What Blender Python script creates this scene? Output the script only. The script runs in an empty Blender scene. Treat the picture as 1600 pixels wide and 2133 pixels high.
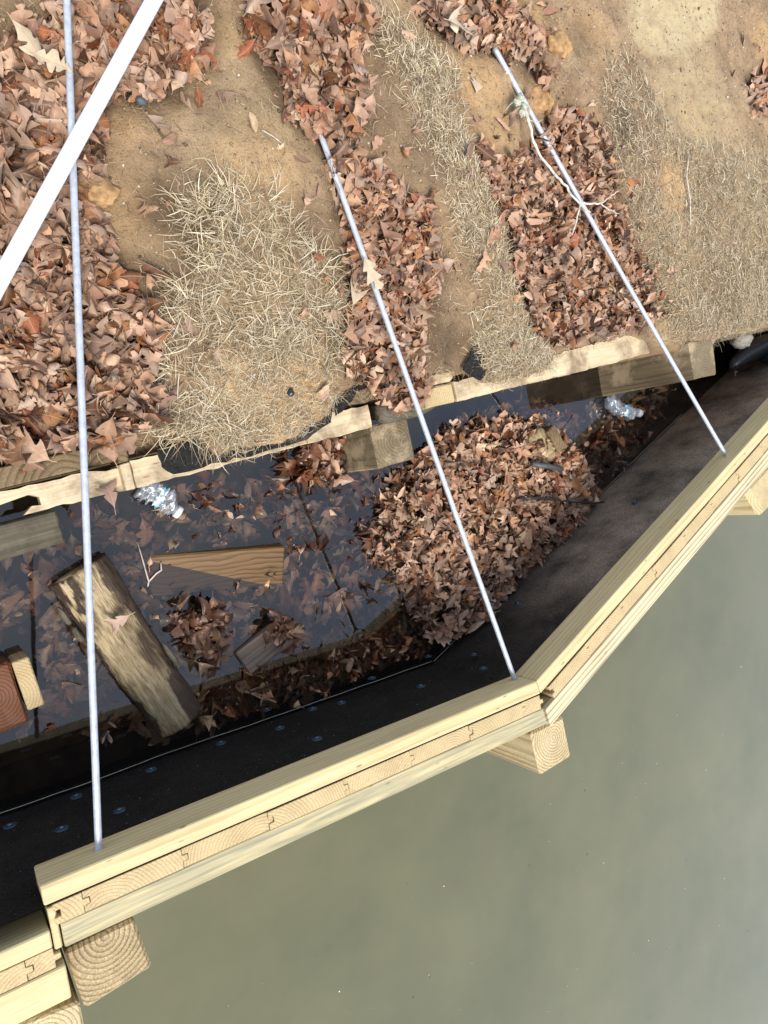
import bpy, bmesh, math, random
import numpy as np
from mathutils import Vector, Matrix

# ------------------------------------------------------------------ camera
scene = bpy.context.scene
F_PX, CX, CY, CAM_H = 1485.45, 800.0, 1066.5, 1.854      # focal length in photo pixels, height above the water (m)
_d = np.array([-167.15 - CX, 1089.96 - CY, F_PX]); _d /= np.linalg.norm(_d)
_Z = -_d
_u = np.array([0, -1.0, 0]); _Y = _u - (_u @ _Z) * _Z; _Y /= np.linalg.norm(_Y)
_X = np.cross(_Y, _Z)
RW = np.array([_X, _Y, _Z])                               # world axes in camera (right, down, forward) terms
cam_d = bpy.data.cameras.new('camera'); cam = bpy.data.objects.new('camera', cam_d)
scene.collection.objects.link(cam); scene.camera = cam
right, down, fwd = RW[:, 0], RW[:, 1], RW[:, 2]
cam.matrix_world = Matrix(((right[0], -down[0], -fwd[0], 0), (right[1], -down[1], -fwd[1], 0),
                           (right[2], -down[2], -fwd[2], CAM_H), (0, 0, 0, 1)))
cam_d.sensor_fit = 'VERTICAL'; cam_d.sensor_height = 36.0; cam_d.lens = F_PX / 2133 * 36.0
cam_d.clip_start = 0.02; cam_d.clip_end = 500

# ------------------------------------------------------------------ sky, sun, exposure
SUN_EL, SUN_AZ = math.radians(56), math.radians(200)      # azimuth clockwise from +Y
world = bpy.data.worlds.new('World'); scene.world = world; world.use_nodes = True
wt = world.node_tree; wt.nodes.clear()
wo = wt.nodes.new('ShaderNodeOutputWorld'); bg = wt.nodes.new('ShaderNodeBackground')
sky = wt.nodes.new('ShaderNodeTexSky'); sky.sky_type = 'NISHITA'; sky.sun_disc = False
sky.sun_elevation = SUN_EL; sky.sun_rotation = SUN_AZ; sky.dust_density = 3.0
cl = wt.nodes.new('ShaderNodeTexNoise'); cl.inputs['Scale'].default_value = 2.2; cl.inputs['Detail'].default_value = 5
tcw = wt.nodes.new('ShaderNodeTexCoord'); wt.links.new(tcw.outputs['Generated'], cl.inputs['Vector'])
cr = wt.nodes.new('ShaderNodeValToRGB'); cr.color_ramp.elements[0].position = 0.3; cr.color_ramp.elements[1].position = 0.75
cr.color_ramp.elements[0].color = (0.40, 0.53, 0.82, 1); cr.color_ramp.elements[1].color = (0.84, 0.92, 1.0, 1)
wt.links.new(cl.outputs['Fac'], cr.inputs['Fac'])
sc_ = wt.nodes.new('ShaderNodeVectorMath'); sc_.operation = 'SCALE'; sc_.inputs['Scale'].default_value = 8.0
wt.links.new(cr.outputs['Color'], sc_.inputs[0])
# thin overcast: paler and brighter towards the horizon, the same all round
sepw = wt.nodes.new('ShaderNodeSeparateXYZ'); wt.links.new(tcw.outputs['Generated'], sepw.inputs[0])
def wmath(op, a, b):
    nd = wt.nodes.new('ShaderNodeMath'); nd.operation = op
    for i_, v_ in enumerate((a, b)):
        if isinstance(v_, (int, float)): nd.inputs[i_].default_value = v_
        else: wt.links.new(v_, nd.inputs[i_])
    return nd.outputs[0]
hz = wmath('POWER', wmath('MAXIMUM', wmath('SUBTRACT', 1.0, wmath('MAXIMUM', sepw.outputs[2], 0.0)), 0.0), 1.5)
wt.links.new(wmath('MULTIPLY', wmath('ADD', wmath('MULTIPLY', hz, 1.7), 0.85), 6.7), sc_.inputs['Scale'])
mxw = wt.nodes.new('ShaderNodeMix'); mxw.data_type = 'RGBA'; mxw.inputs['Factor'].default_value = 0.86
wt.links.new(sky.outputs['Color'], mxw.inputs[6]); wt.links.new(sc_.outputs[0], mxw.inputs[7])
wt.links.new(mxw.outputs[2], bg.inputs['Color']); bg.inputs['Strength'].default_value = 0.11
wt.links.new(bg.outputs[0], wo.inputs['Surface'])
sun_d = bpy.data.lights.new('sun', 'SUN'); sun_d.energy = 3.5; sun_d.angle = math.radians(22); sun_d.color = (1, 0.96, 0.9)
sun = bpy.data.objects.new('sun', sun_d); scene.collection.objects.link(sun)
sdir = Vector((math.sin(SUN_AZ) * math.cos(SUN_EL), math.cos(SUN_AZ) * math.cos(SUN_EL), math.sin(SUN_EL)))
sun.rotation_euler = sdir.to_track_quat('Z', 'Y').to_euler(); sun.location = sdir * 20
vs = scene.view_settings; vs.view_transform = 'Standard'; vs.look = 'None'; vs.gamma = 1.0; vs.exposure = 0.5
vs.use_curve_mapping = False
scene.cycles.max_bounces = 8; scene.cycles.transparent_max_bounces = 12

# ------------------------------------------------------------------ helpers
rng = np.random.default_rng(7); random.seed(7)
COL = scene.collection
LOCAL = {}
def un(u, v, z):
    w = RW @ np.array([u - CX, v - CY, F_PX]); t = (z - CAM_H) / w[2]
    return np.array([w[0] * t, w[1] * t, z])
def tag(o, label=None, cat=None, group=None, kind=None):
    if label: o['label'] = label
    if cat: o['category'] = cat
    if group: o['group'] = group
    if kind: o['kind'] = kind
    return o
def empty(name, loc, label, cat, group=None):
    o = bpy.data.objects.new(name, None); COL.objects.link(o); o.location = [float(c) for c in loc]
    o.empty_display_size = 0.05
    return tag(o, label, cat, group)
def link(name, me, mat=None, parent=None, M=None):
    o = bpy.data.objects.new(name, me); COL.objects.link(o)
    if mat is not None and not me.materials: me.materials.append(mat)
    if M is None: M = Matrix.Identity(4)
    if parent is not None:
        o.parent = parent
        T = Matrix.Translation(-Vector(parent['_w'])) if '_w' in parent else Matrix.Translation(-parent.location)
        M = T @ M
    o.matrix_local = M; LOCAL[o.name] = M.copy()
    return o
def make_mesh(name, V, faces, attrs=None, smooth=False):
    """V (n,3); faces: list of int arrays (m,k)."""
    me = bpy.data.meshes.new(name)
    V = np.asarray(V, np.float32); me.vertices.add(len(V)); me.vertices.foreach_set('co', V.ravel())
    faces = [np.asarray(f, np.int32) for f in faces if len(f)]
    loops = np.concatenate([f.ravel() for f in faces]); tot = np.concatenate([np.full(len(f), f.shape[1], np.int32) for f in faces])
    me.loops.add(len(loops)); me.loops.foreach_set('vertex_index', loops)
    st = np.concatenate([[0], np.cumsum(tot)[:-1]]).astype(np.int32)
    me.polygons.add(len(tot)); me.polygons.foreach_set('loop_start', st)
    if smooth: me.polygons.foreach_set('use_smooth', np.ones(len(tot), bool))
    me.update(calc_edges=True); me.validate()
    for k, a in (attrs or {}).items():
        a = np.asarray(a, np.float32)
        if a.shape[1] == 4:
            at = me.attributes.new(k, 'FLOAT_COLOR', 'POINT'); at.data.foreach_set('color', a.ravel())
        else:
            at = me.attributes.new(k, 'FLOAT_VECTOR', 'POINT'); at.data.foreach_set('vector', a.ravel())
    return me
def frame(o, d):
    d = np.array([d[0], d[1], 0.0]); d /= np.linalg.norm(d)
    return Matrix(((d[0], -d[1], 0, o[0]), (d[1], d[0], 0, o[1]), (0, 0, 1, o[2]), (0, 0, 0, 1)))
def prism(name, poly, z0, z1, mat, M, parent=None, bevel=0.002, cuts=0, jitter=0.0, seed=0):
    """plan polygon (local x, y) extruded from z0 to z1 in the frame M"""
    bm = bmesh.new()
    lo = [bm.verts.new((x, y, z0)) for x, y in poly]; hi = [bm.verts.new((x, y, z1)) for x, y in poly]
    n = len(poly)
    bm.faces.new(hi); bm.faces.new(lo[::-1])
    for i in range(n): bm.faces.new((lo[i], lo[(i + 1) % n], hi[(i + 1) % n], hi[i]))
    bmesh.ops.recalc_face_normals(bm, faces=bm.faces)
    if bevel: bmesh.ops.bevel(bm, geom=list(bm.edges), offset=bevel, segments=1, affect='EDGES', clamp_overlap=True)
    if cuts: bmesh.ops.subdivide_edges(bm, edges=[e for e in bm.edges if e.calc_length() > 0.06], cuts=cuts, use_grid_fill=True)
    if jitter:
        r = random.Random(seed)
        for v in bm.verts: v.co += Vector((r.uniform(-1, 1), r.uniform(-1, 1), r.uniform(-1, 1))) * jitter
    me = bpy.data.meshes.new(name); bm.to_mesh(me); bm.free()
    return link(name, me, mat, parent, M)
def rect(x0, x1, y0, y1): return [(x0, y0), (x1, y0), (x1, y1), (x0, y1)]
def tube_arrays(pts, rad, n=10, cap=True):
    pts = np.asarray(pts, float); m = len(pts); rad = np.broadcast_to(rad, (m,))
    T = np.gradient(pts, axis=0); T /= np.linalg.norm(T, axis=1)[:, None] + 1e-12
    ref = np.array([0, 0, 1.0]) if abs(T[0][2]) < 0.9 else np.array([1.0, 0, 0])
    V = []
    for i in range(m):
        s = np.cross(T[i], ref); s /= np.linalg.norm(s); u = np.cross(s, T[i])
        a = np.arange(n) * 2 * np.pi / n
        V.append(pts[i] + rad[i] * (np.cos(a)[:, None] * s + np.sin(a)[:, None] * u))
    V = np.concatenate(V); Q = []
    for i in range(m - 1):
        for j in range(n): Q.append((i * n + j, i * n + (j + 1) % n, (i + 1) * n + (j + 1) % n, (i + 1) * n + j))
    faces = [np.array(Q)]
    if cap: faces.append(np.array([list(range(n))[::-1], list(range((m - 1) * n, m * n))]))
    return V, faces
def tube(name, pts, rad, mat, parent=None, n=10):
    V, f = tube_arrays(pts, rad, n); return link(name, make_mesh(name, V, f, smooth=True), mat, parent)
def merge(parts):
    Vs, Fs, off = [], {}, 0
    for V, f in parts:
        Vs.append(V)
        for a in f: Fs.setdefault(a.shape[1], []).append(a + off)
        off += len(V)
    return np.concatenate(Vs), [np.concatenate(x) for x in Fs.values()]
_H = np.random.default_rng(99).random((256, 256))
def vnoise(x, y, s, seed=0):
    x = np.asarray(x) * s + seed * 17.3; y = np.asarray(y) * s + seed * 9.1
    i, j = np.floor(x).astype(int), np.floor(y).astype(int); f, g = x - i, y - j
    f = f * f * (3 - 2 * f); g = g * g * (3 - 2 * g); h = lambda a, b: _H[a & 255, b & 255]
    return (h(i, j) * (1 - f) + h(i + 1, j) * f) * (1 - g) + (h(i, j + 1) * (1 - f) + h(i + 1, j + 1) * f) * g
def fbm(x, y, s, seed=0, o=4): return sum(vnoise(x, y, s * 2 ** k, seed + k * 3) / 2 ** k for k in range(o)) / (2 - 2 ** (1 - o))
def sstep(a, b, x): t = np.clip((np.asarray(x, float) - a) / (b - a), 0, 1); return t * t * (3 - 2 * t)
def in_poly(x, y, P):
    x, y = np.asarray(x), np.asarray(y); r = np.zeros(x.shape, bool); j = len(P) - 1
    for i in range(len(P)):
        xi, yi, xj, yj = P[i][0], P[i][1], P[j][0], P[j][1]
        if yi != yj: r ^= ((yi > y) != (yj > y)) & (x < (xj - xi) * (y - yi) / (yj - yi) + xi)
        j = i
    return r

# ------------------------------------------------------------------ materials
class NT:
    def __init__(s, name):
        s.m = bpy.data.materials.new(name); s.m.use_nodes = True; s.t = s.m.node_tree; s.t.nodes.clear()
        s.out = s.t.nodes.new('ShaderNodeOutputMaterial')
    def n(s, typ, **kw):
        nd = s.t.nodes.new(typ)
        for k, v in kw.items(): setattr(nd, k, v)
        return nd
    def put(s, sock, v):
        if v is None: return
        if isinstance(v, bpy.types.NodeSocket): s.t.links.new(v, sock)
        elif isinstance(v, (tuple, list)):
            v = tuple(v)
            sock.default_value = (v + (1,)) if (sock.type == 'RGBA' and len(v) == 3) else v
        else: sock.default_value = v
    def math(s, op, a, b=None, c=None):
        nd = s.n('ShaderNodeMath', operation=op)
        for i, v in enumerate((a, b, c)): s.put(nd.inputs[i], v)
        return nd.outputs[0]
    def mix(s, f, a, b, bt='MIX'):
        nd = s.n('ShaderNodeMix', data_type='RGBA', blend_type=bt); s.put(nd.inputs[0], f); s.put(nd.inputs[6], a); s.put(nd.inputs[7], b)
        return nd.outputs[2]
    def noise(s, vec, scale, detail=3, rough=0.55, dist=0.0):
        nd = s.n('ShaderNodeTexNoise'); s.put(nd.inputs['Vector'], vec); nd.inputs['Scale'].default_value = scale
        nd.inputs['Detail'].default_value = detail; nd.inputs['Roughness'].default_value = rough; nd.inputs['Distortion'].default_value = dist
        return nd.outputs['Fac']
    def ramp(s, v, stops, interp='LINEAR'):
        nd = s.n('ShaderNodeValToRGB'); cr = nd.color_ramp; cr.interpolation = interp
        while len(cr.elements) < len(stops): cr.elements.new(0.5)
        for e, (p, c) in zip(cr.elements, stops):
            e.position = p; e.color = (c, c, c, 1) if not isinstance(c, (tuple, list)) else tuple(c) + (1,)
        s.put(nd.inputs[0], v); return nd.outputs[0]
    def vec(s, x, y, z):
        nd = s.n('ShaderNodeCombineXYZ'); s.put(nd.inputs[0], x); s.put(nd.inputs[1], y); s.put(nd.inputs[2], z); return nd.outputs[0]
    def obj(s): return s.n('ShaderNodeTexCoord').outputs['Object']
    def pos(s): return s.n('ShaderNodeNewGeometry').outputs['Position']
    def attr(s, nm): return s.n('ShaderNodeAttribute', attribute_name=nm).outputs
    def bump(s, h, strength, dist=0.003):
        nd = s.n('ShaderNodeBump'); s.put(nd.inputs['Height'], h); nd.inputs['Strength'].default_value = strength; nd.inputs['Distance'].default_value = dist
        return nd.outputs[0]
    def bsdf(s, color, rough=0.7, spec=0.3, metal=0.0, normal=None, **kw):
        b = s.n('ShaderNodeBsdfPrincipled'); s.put(b.inputs['Base Color'], color); s.put(b.inputs['Roughness'], rough)
        s.put(b.inputs['Specular IOR Level'], spec); s.put(b.inputs['Metallic'], metal); s.put(b.inputs['Normal'], normal)
        for k, v in kw.items(): s.put(b.inputs[k.replace('_', ' ')], v)
        return b.outputs[0]
    def done(s, sh): s.t.links.new(sh, s.out.inputs['Surface']); return s.m

def wood(name, light, dark, axis='X', pith=(0.02, -0.09), freq=120, ring=0.75, wobble=0.012, fiber=0.35, spread=0.10,
         knots=True, stain=None, stain_th=(0.45, 0.62), dirt=None, dirt_th=(0.5, 0.7), rough=0.72, bump=0.5, radial=0.0, jig=(1.3, 7)):
    t = NT(name); sep = t.n('ShaderNodeSeparateXYZ'); t.put(sep.inputs[0], t.obj()); X, Y, Z = sep.outputs
    al, c1, c2 = {'X': (X, Y, Z), 'Z': (Z, X, Y), 'Y': (Y, X, Z)}[axis]
    oi = t.n('ShaderNodeObjectInfo').outputs['Random']
    off = t.math('MULTIPLY', oi, 37.0)
    r1 = t.math('MULTIPLY', t.math('SUBTRACT', oi, 0.5), spread)
    big = t.vec(t.math('ADD', t.math('MULTIPLY', al, jig[0]), off), t.math('MULTIPLY', c1, jig[1]), t.math('MULTIPLY', c2, jig[1]))
    wob = t.math('MULTIPLY', t.math('SUBTRACT', t.noise(big, 1.0, 3), 0.5), wobble * 2)
    a = t.math('SUBTRACT', t.math('SUBTRACT', c1, pith[0]), r1); b = t.math('SUBTRACT', c2, pith[1])
    r = t.math('ADD', t.math('SQRT', t.math('ADD', t.math('MULTIPLY', a, a), t.math('MULTIPLY', b, b))), wob)
    fr = t.math('FRACT', t.math('MULTIPLY', r, freq))
    rg = t.ramp(fr, [(0.0, 0.15), (0.12, 0.0), (0.5, 0.15), (0.86, 1.0), (1.0, 0.25)])
    fib = t.noise(t.vec(t.math('ADD', t.math('MULTIPLY', al, 7), off), t.math('MULTIPLY', c1, 260), t.math('MULTIPLY', c2, 260)), 1.0, 2)
    blot = t.noise(t.vec(t.math('ADD', t.math('MULTIPLY', al, 3), off), t.math('MULTIPLY', c1, 14), t.math('MULTIPLY', c2, 14)), 1.0, 4)
    k = t.math('MULTIPLY', t.math('MULTIPLY', rg, ring), t.ramp(blot, [(0.25, 0.35), (0.65, 1.0)]))
    col = t.mix(k, light, dark)
    col = t.mix(t.math('MULTIPLY', t.ramp(fib, [(0.35, 0.0), (0.75, 1.0)]), fiber), col, dark)
    col = t.mix(t.math('MULTIPLY', t.ramp(blot, [(0.45, 0.0), (0.75, 1.0)]), 0.25), col, tuple(0.55 * x for x in dark))
    if knots:
        vo = t.n('ShaderNodeTexVoronoi'); t.put(vo.inputs['Vector'], t.vec(t.math('ADD', t.math('MULTIPLY', al, 2.3), off), t.math('MULTIPLY', c1, 8), t.math('MULTIPLY', c2, 5)))
        kn = t.ramp(vo.outputs['Distance'], [(0.05, 1.0), (0.12, 0.0)])
        col = t.mix(t.math('MULTIPLY', kn, 0.7), col, (0.16, 0.07, 0.03))
    if stain:
        s1 = t.noise(t.vec(t.math('MULTIPLY', al, 4), t.math('ADD', t.math('MULTIPLY', c1, 85), off), t.math('MULTIPLY', c2, 85)), 1.0, 5, 0.6, 0.6)
        col = t.mix(t.ramp(s1, [(stain_th[0], 0.0), (stain_th[1], 0.85)]), col, stain)
    if dirt:
        dn = t.noise(t.pos(), 11.0, 6, 0.65)
        col = t.mix(t.ramp(dn, [(dirt_th[0], 0.0), (dirt_th[1], 0.9)]), col, dirt)
    if radial:
        sp = t.noise(t.pos(), 420.0, 2)
        col = t.mix(t.math('MULTIPLY', t.ramp(sp, [(0.42, 0), (0.62, 1)]), radial), col, tuple(0.45 * x for x in dark))
    h = t.math('ADD', t.math('MULTIPLY', fib, 0.7), t.math('MULTIPLY', rg, 0.5))
    return t.done(t.bsdf(col, rough, 0.25, normal=t.bump(h, bump, 0.0015)))

PINE_L, PINE_D = (0.63, 0.525, 0.29), (0.36, 0.245, 0.095)
M_pine = wood('new_pine', PINE_L, PINE_D, 'X', ring=0.6, freq=90, fiber=0.4, stain=(0.50, 0.42, 0.24), stain_th=(0.55, 0.8))
M_pine_stained = wood('stained_pine', (0.55, 0.46, 0.25), (0.30, 0.23, 0.11), 'X', ring=0.7, freq=80, fiber=0.25,
                      stain=(0.205, 0.20, 0.145), stain_th=(0.38, 0.64), jig=(0.9, 10))
M_pine_striped = wood('striped_pine', (0.68, 0.57, 0.35), (0.17, 0.12, 0.065), 'X', pith=(0.03, -0.045), ring=1.0, freq=85, fiber=0.2, wobble=0.006, stain=(0.43, 0.37, 0.27), stain_th=(0.6, 0.75))
M_sheet = wood('sheet_pine', (0.57, 0.44, 0.235), (0.36, 0.24, 0.11), 'Z', pith=(0.0, -0.05), freq=150, ring=0.75, fiber=0.15, spread=0.22, radial=0.3, knots=False)
M_pile1 = wood('pile_pine_coarse', (0.53, 0.40, 0.215), (0.15, 0.095, 0.04), 'Z', pith=(0.005, 0.05), freq=105, ring=0.95, fiber=0.3, spread=0.0, wobble=0.004, knots=False, radial=0.45, bump=0.9)
M_pile2 = wood('pile_pine_pale', (0.66, 0.52, 0.295), (0.25, 0.17, 0.075), 'Z', pith=(0.012, 0.018), freq=125, ring=0.9, fiber=0.3, spread=0.0, wobble=0.004, knots=False, radial=0.4, bump=0.9)
M_pile3 = wood('pile_pine_round', (0.66, 0.53, 0.30), (0.30, 0.21, 0.09), 'Z', pith=(0.0, 0.0), freq=130, ring=0.9, fiber=0.35, spread=0.0, wobble=0.008, knots=False, radial=0.35, bump=0.9)
M_oldcap = wood('old_cap_wood', (0.68, 0.55, 0.36), (0.42, 0.30, 0.16), 'X', ring=0.5, freq=80, fiber=0.6, dirt=(0.22, 0.155, 0.095), dirt_th=(0.46, 0.66))
M_oldsheet = wood('old_sheet_wood', (0.27, 0.19, 0.10), (0.085, 0.055, 0.03), 'Z', pith=(0.0, -0.06), freq=75, ring=0.95, fiber=0.3, spread=0.2, knots=False, dirt=(0.07, 0.05, 0.035), dirt_th=(0.5, 0.75), radial=0.4)
M_oldgrey = wood('old_grey_wood', (0.15, 0.128, 0.09), (0.055, 0.045, 0.03), 'X', ring=0.5, freq=60, fiber=0.6, dirt=(0.04, 0.04, 0.03))
M_oldpile = wood('old_pile_wood', (0.25, 0.19, 0.11), (0.085, 0.063, 0.035), 'Z', pith=(0.01, 0.0), freq=110, ring=0.7, fiber=0.5, spread=0.0, knots=False, dirt=(0.42, 0.32, 0.2), dirt_th=(0.5, 0.62), radial=0.3)
M_plank = wood('wet_plank', (0.185, 0.105, 0.042), (0.04, 0.02, 0.008), 'X', pith=(0.05, -0.015), freq=75, ring=1.0, fiber=0.4, spread=0.02, wobble=0.035, rough=0.45, jig=(4, 9))
M_greyplank = wood('grey_plank', (0.30, 0.235, 0.18), (0.10, 0.065, 0.04), 'X', ring=0.8, freq=130, fiber=0.5, knots=False, wobble=0.005, rough=0.6)
M_redstub = wood('red_heartwood', (0.17, 0.060, 0.022), (0.055, 0.018, 0.008), 'Z', pith=(-0.015, -0.02), freq=130, ring=0.85, fiber=0.2, spread=0.0, wobble=0.004, knots=False, dirt=(0.11, 0.065, 0.03), dirt_th=(0.55, 0.7), rough=0.5)

def mat_simple(name, color, rough=0.6, spec=0.3, metal=0.0, nscale=60, var=0.3, bump=0.2):
    t = NT(name); nz = t.noise(t.obj(), nscale, 4)
    c = t.mix(t.ramp(nz, [(0.3, 0.0), (0.7, 1.0)]), tuple(x * (1 - var) for x in color), tuple(min(1, x * (1 + var * 0.6)) for x in color))
    return t.done(t.bsdf(c, rough, spec, metal, t.bump(nz, bump, 0.001)))
M_rod = mat_simple('galvanised_steel', (0.47, 0.50, 0.55), 0.5, 0.5, 0.3, 90, 0.2, 0.1)
M_pvc = mat_simple('white_pvc', (0.86, 0.86, 0.86), 0.35, 0.5, 0, 30, 0.04, 0.05)
M_cap = mat_simple('white_cap', (0.78, 0.80, 0.82), 0.35, 0.5, 0, 80, 0.08, 0.1)
M_nail = mat_simple('blue_washer', (0.014, 0.036, 0.06), 0.35, 0.5, 0, 200, 0.3, 0.1)
M_nailhead = mat_simple('nail_head', (0.14, 0.18, 0.22), 0.35, 0.5, 0.6, 200, 0.2, 0.1)
M_black = mat_simple('black_plastic', (0.02, 0.024, 0.03), 0.38, 0.5, 0, 70, 0.4, 0.2)
M_greytube = mat_simple('grey_plastic', (0.075, 0.08, 0.085), 0.5, 0.4, 0, 70, 0.3, 0.2)
M_branch = mat_simple('bleached_twig', (0.55, 0.50, 0.42), 0.8, 0.2, 0, 90, 0.45, 0.4)
M_lichen = mat_simple('lichen', (0.42, 0.43, 0.33), 0.9, 0.1, 0, 300, 0.5, 0.8)
M_rock = mat_simple('orange_rock', (0.40, 0.24, 0.11), 0.9, 0.15, 0, 45, 0.55, 0.8)
M_greyrock = mat_simple('grey_rock', (0.30, 0.28, 0.25), 0.9, 0.15, 0, 45, 0.4, 0.8)
M_thread = mat_simple('pale_thread', (0.35, 0.32, 0.26), 0.9, 0.1, 0, 300, 0.5, 0.2)
M_label = (lambda t: t.done(t.bsdf(t.ramp(t.noise(t.obj(), 55, 2), [(0.42, (0.10, 0.36, 0.55)), (0.5, (0.62, 0.74, 0.80)), (0.62, (0.75, 0.8, 0.82))], 'LINEAR'), 0.35, 0.5)))(NT('bottle_label'))

def felt_mat(name, base, dust, th, att=False):
    t = NT(name); p = t.pos()
    f = t.noise(p, 230, 4, 0.75); big = t.noise(p, 5.5, 5, 0.65)
    c = t.mix(t.ramp(f, [(0.35, 0.0), (0.75, 1.0)]), tuple(x * 0.5 for x in base), tuple(x * 2.2 for x in base))
    k = t.math('MULTIPLY', t.ramp(big, [(th[0], 0.0), (th[1], 1.0)]), t.ramp(f, [(0.3, 0.2), (0.65, 1.0)]))
    if att: k = t.math('MULTIPLY', k, t.attr('dust')['Fac'])
    c = t.mix(k, c, dust)
    sp = t.noise(p, 210, 1); c = t.mix(t.ramp(sp, [(0.76, 0.0), (0.79, 0.7)]), c, (0.4, 0.35, 0.28))
    return t.done(t.bsdf(c, 0.95, 0.1, normal=t.bump(f, 0.8, 0.003)))
M_felt = felt_mat('black_felt', (0.0085, 0.008, 0.0075), (0.46, 0.36, 0.27), (0.22, 0.62), True)
M_weed = felt_mat('weed_cloth', (0.02, 0.019, 0.018), (0.22, 0.17, 0.11), (0.52, 0.8))

# dead oak leaves: colour from the leaf's own attribute, paler underside, veins along the leaf
def leaf_mat(name, wet=False):
    t = NT(name); col = t.attr('col')['Color']; sp = t.n('ShaderNodeSeparateXYZ'); t.put(sp.inputs[0], t.attr('luv')['Vector'])
    u, v, w = sp.outputs
    av = t.math('ABSOLUTE', v)
    rib = t.ramp(av, [(0.02, 1.0), (0.06, 0.0)])
    sv = t.math('FRACT', t.math('SUBTRACT', t.math('MULTIPLY', u, 8.0), t.math('MULTIPLY', av, 2.0)))
    side = t.math('MULTIPLY', t.ramp(sv, [(0.0, 1.0), (0.10, 0.0), (0.92, 0.0), (1.0, 1.0)]), 0.4)
    ve = t.math('MAXIMUM', rib, side)
    blot = t.noise(t.pos(), 85, 4, 0.6)
    c = t.mix(t.ramp(blot, [(0.3, 0.0), (0.7, 0.55)]), col, t.mix(1.0, col, (0.50, 0.40, 0.36), 'MULTIPLY'))
    c = t.mix(t.math('MULTIPLY', ve, 0.35), c, (0.50, 0.36, 0.22) if not wet else (0.15, 0.08, 0.045))
    if not wet:
        bk = t.n('ShaderNodeNewGeometry').outputs['Backfacing']
        c = t.mix(t.math('MULTIPLY', bk, 0.3), c, (0.50, 0.35, 0.26))
    return t.done(t.bsdf(c, 0.35 if wet else 0.62, 0.45 if wet else 0.25, normal=t.bump(t.math('ADD', ve, blot), 0.35, 0.002)))
M_leaf = leaf_mat('dry_leaf'); M_leafwet = leaf_mat('wet_leaf', True)

def straw_mat():
    t = NT('dry_straw'); col = t.attr('col')['Color']; nz = t.noise(t.pos(), 150, 2)
    c = t.mix(t.ramp(nz, [(0.3, 0.0), (0.7, 0.4)]), col, t.mix(1.0, col, (0.6, 0.55, 0.48), 'MULTIPLY'))
    return t.done(t.bsdf(c, 0.6, 0.25))
M_straw = straw_mat()

def ground_mat():
    t = NT('bank_soil'); p = t.pos(); z = t.n('ShaderNodeSeparateColor'); t.put(z.inputs[0], t.attr('zone')['Color'])
    clay, sand, dark = z.outputs[0], z.outputs[1], z.outputs[2]
    f1 = t.noise(p, 9, 6, 0.65); f2 = t.noise(p, 70, 5, 0.7); f3 = t.noise(p, 330, 3, 0.7)
    c = t.mix(t.ramp(f1, [(0.32, 0.0), (0.68, 1.0)]), (0.235, 0.150, 0.086), (0.475, 0.328, 0.192))
    c = t.mix(clay, c, t.mix(f2, (0.43, 0.245, 0.10), (0.62, 0.42, 0.22)))
    c = t.mix(sand, c, t.mix(f2, (0.46, 0.35, 0.19), (0.60, 0.49, 0.30)))
    c = t.mix(dark, c, t.mix(f2, (0.055, 0.036, 0.022), (0.15, 0.10, 0.06)))
    f4 = t.noise(p, 190, 4, 0.75)
    c = t.mix(t.math('MULTIPLY', t.ramp(f4, [(0.33, 0.7), (0.45, 0.0)]), t.math('SUBTRACT', 1.0, t.math('MULTIPLY', sand, 0.7))), c, (0.085, 0.058, 0.036))
    c = t.mix(t.ramp(f2, [(0.28, 0.5), (0.45, 0.0)]), c, (0.12, 0.08, 0.05))
    c = t.mix(t.ramp(f3, [(0.58, 0.0), (0.75, 0.55)]), c, (0.56, 0.44, 0.29))
    h = t.math('ADD', t.math('MULTIPLY', f2, 0.8), t.math('MULTIPLY', f3, 0.35))
    return t.done(t.bsdf(c, 0.95, 0.1, normal=t.bump(t.math('ADD', h, f4), 0.8, 0.007)))
M_ground = ground_mat()
M_bed = (lambda t: t.done(t.bsdf(t.ramp(t.noise(t.pos(), 20, 5), [(0.3, (0.02, 0.014, 0.008)), (0.7, (0.07, 0.045, 0.024))]), 0.9, 0.1)))(NT('pond_mud'))

def pond_mat():
    t = NT('pond_water'); nz = t.noise(t.pos(), 16, 3); nb = t.bump(nz, 0.03, 0.004)
    fr = t.n('ShaderNodeFresnel'); fr.inputs['IOR'].default_value = 1.98; t.put(fr.inputs['Normal'], nb)
    gl = t.n('ShaderNodeBsdfGlossy'); gl.inputs['Roughness'].default_value = 0.012; t.put(gl.inputs['Normal'], nb)
    tr = t.n('ShaderNodeBsdfTransparent'); tr.inputs['Color'].default_value = (0.95, 0.90, 0.84, 1)
    df = t.n('ShaderNodeBsdfDiffuse'); df.inputs['Color'].default_value = (0.075, 0.07, 0.065, 1)
    m0 = t.n('ShaderNodeMixShader'); m0.inputs[0].default_value = 0.05; t.put(m0.inputs[1], tr.outputs[0]); t.put(m0.inputs[2], df.outputs[0])
    m1 = t.n('ShaderNodeMixShader'); t.put(m1.inputs[0], fr.outputs[0]); t.put(m1.inputs[1], m0.outputs[0]); t.put(m1.inputs[2], gl.outputs[0])
    return t.done(m1.outputs[0])
M_pond = pond_mat()
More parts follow.
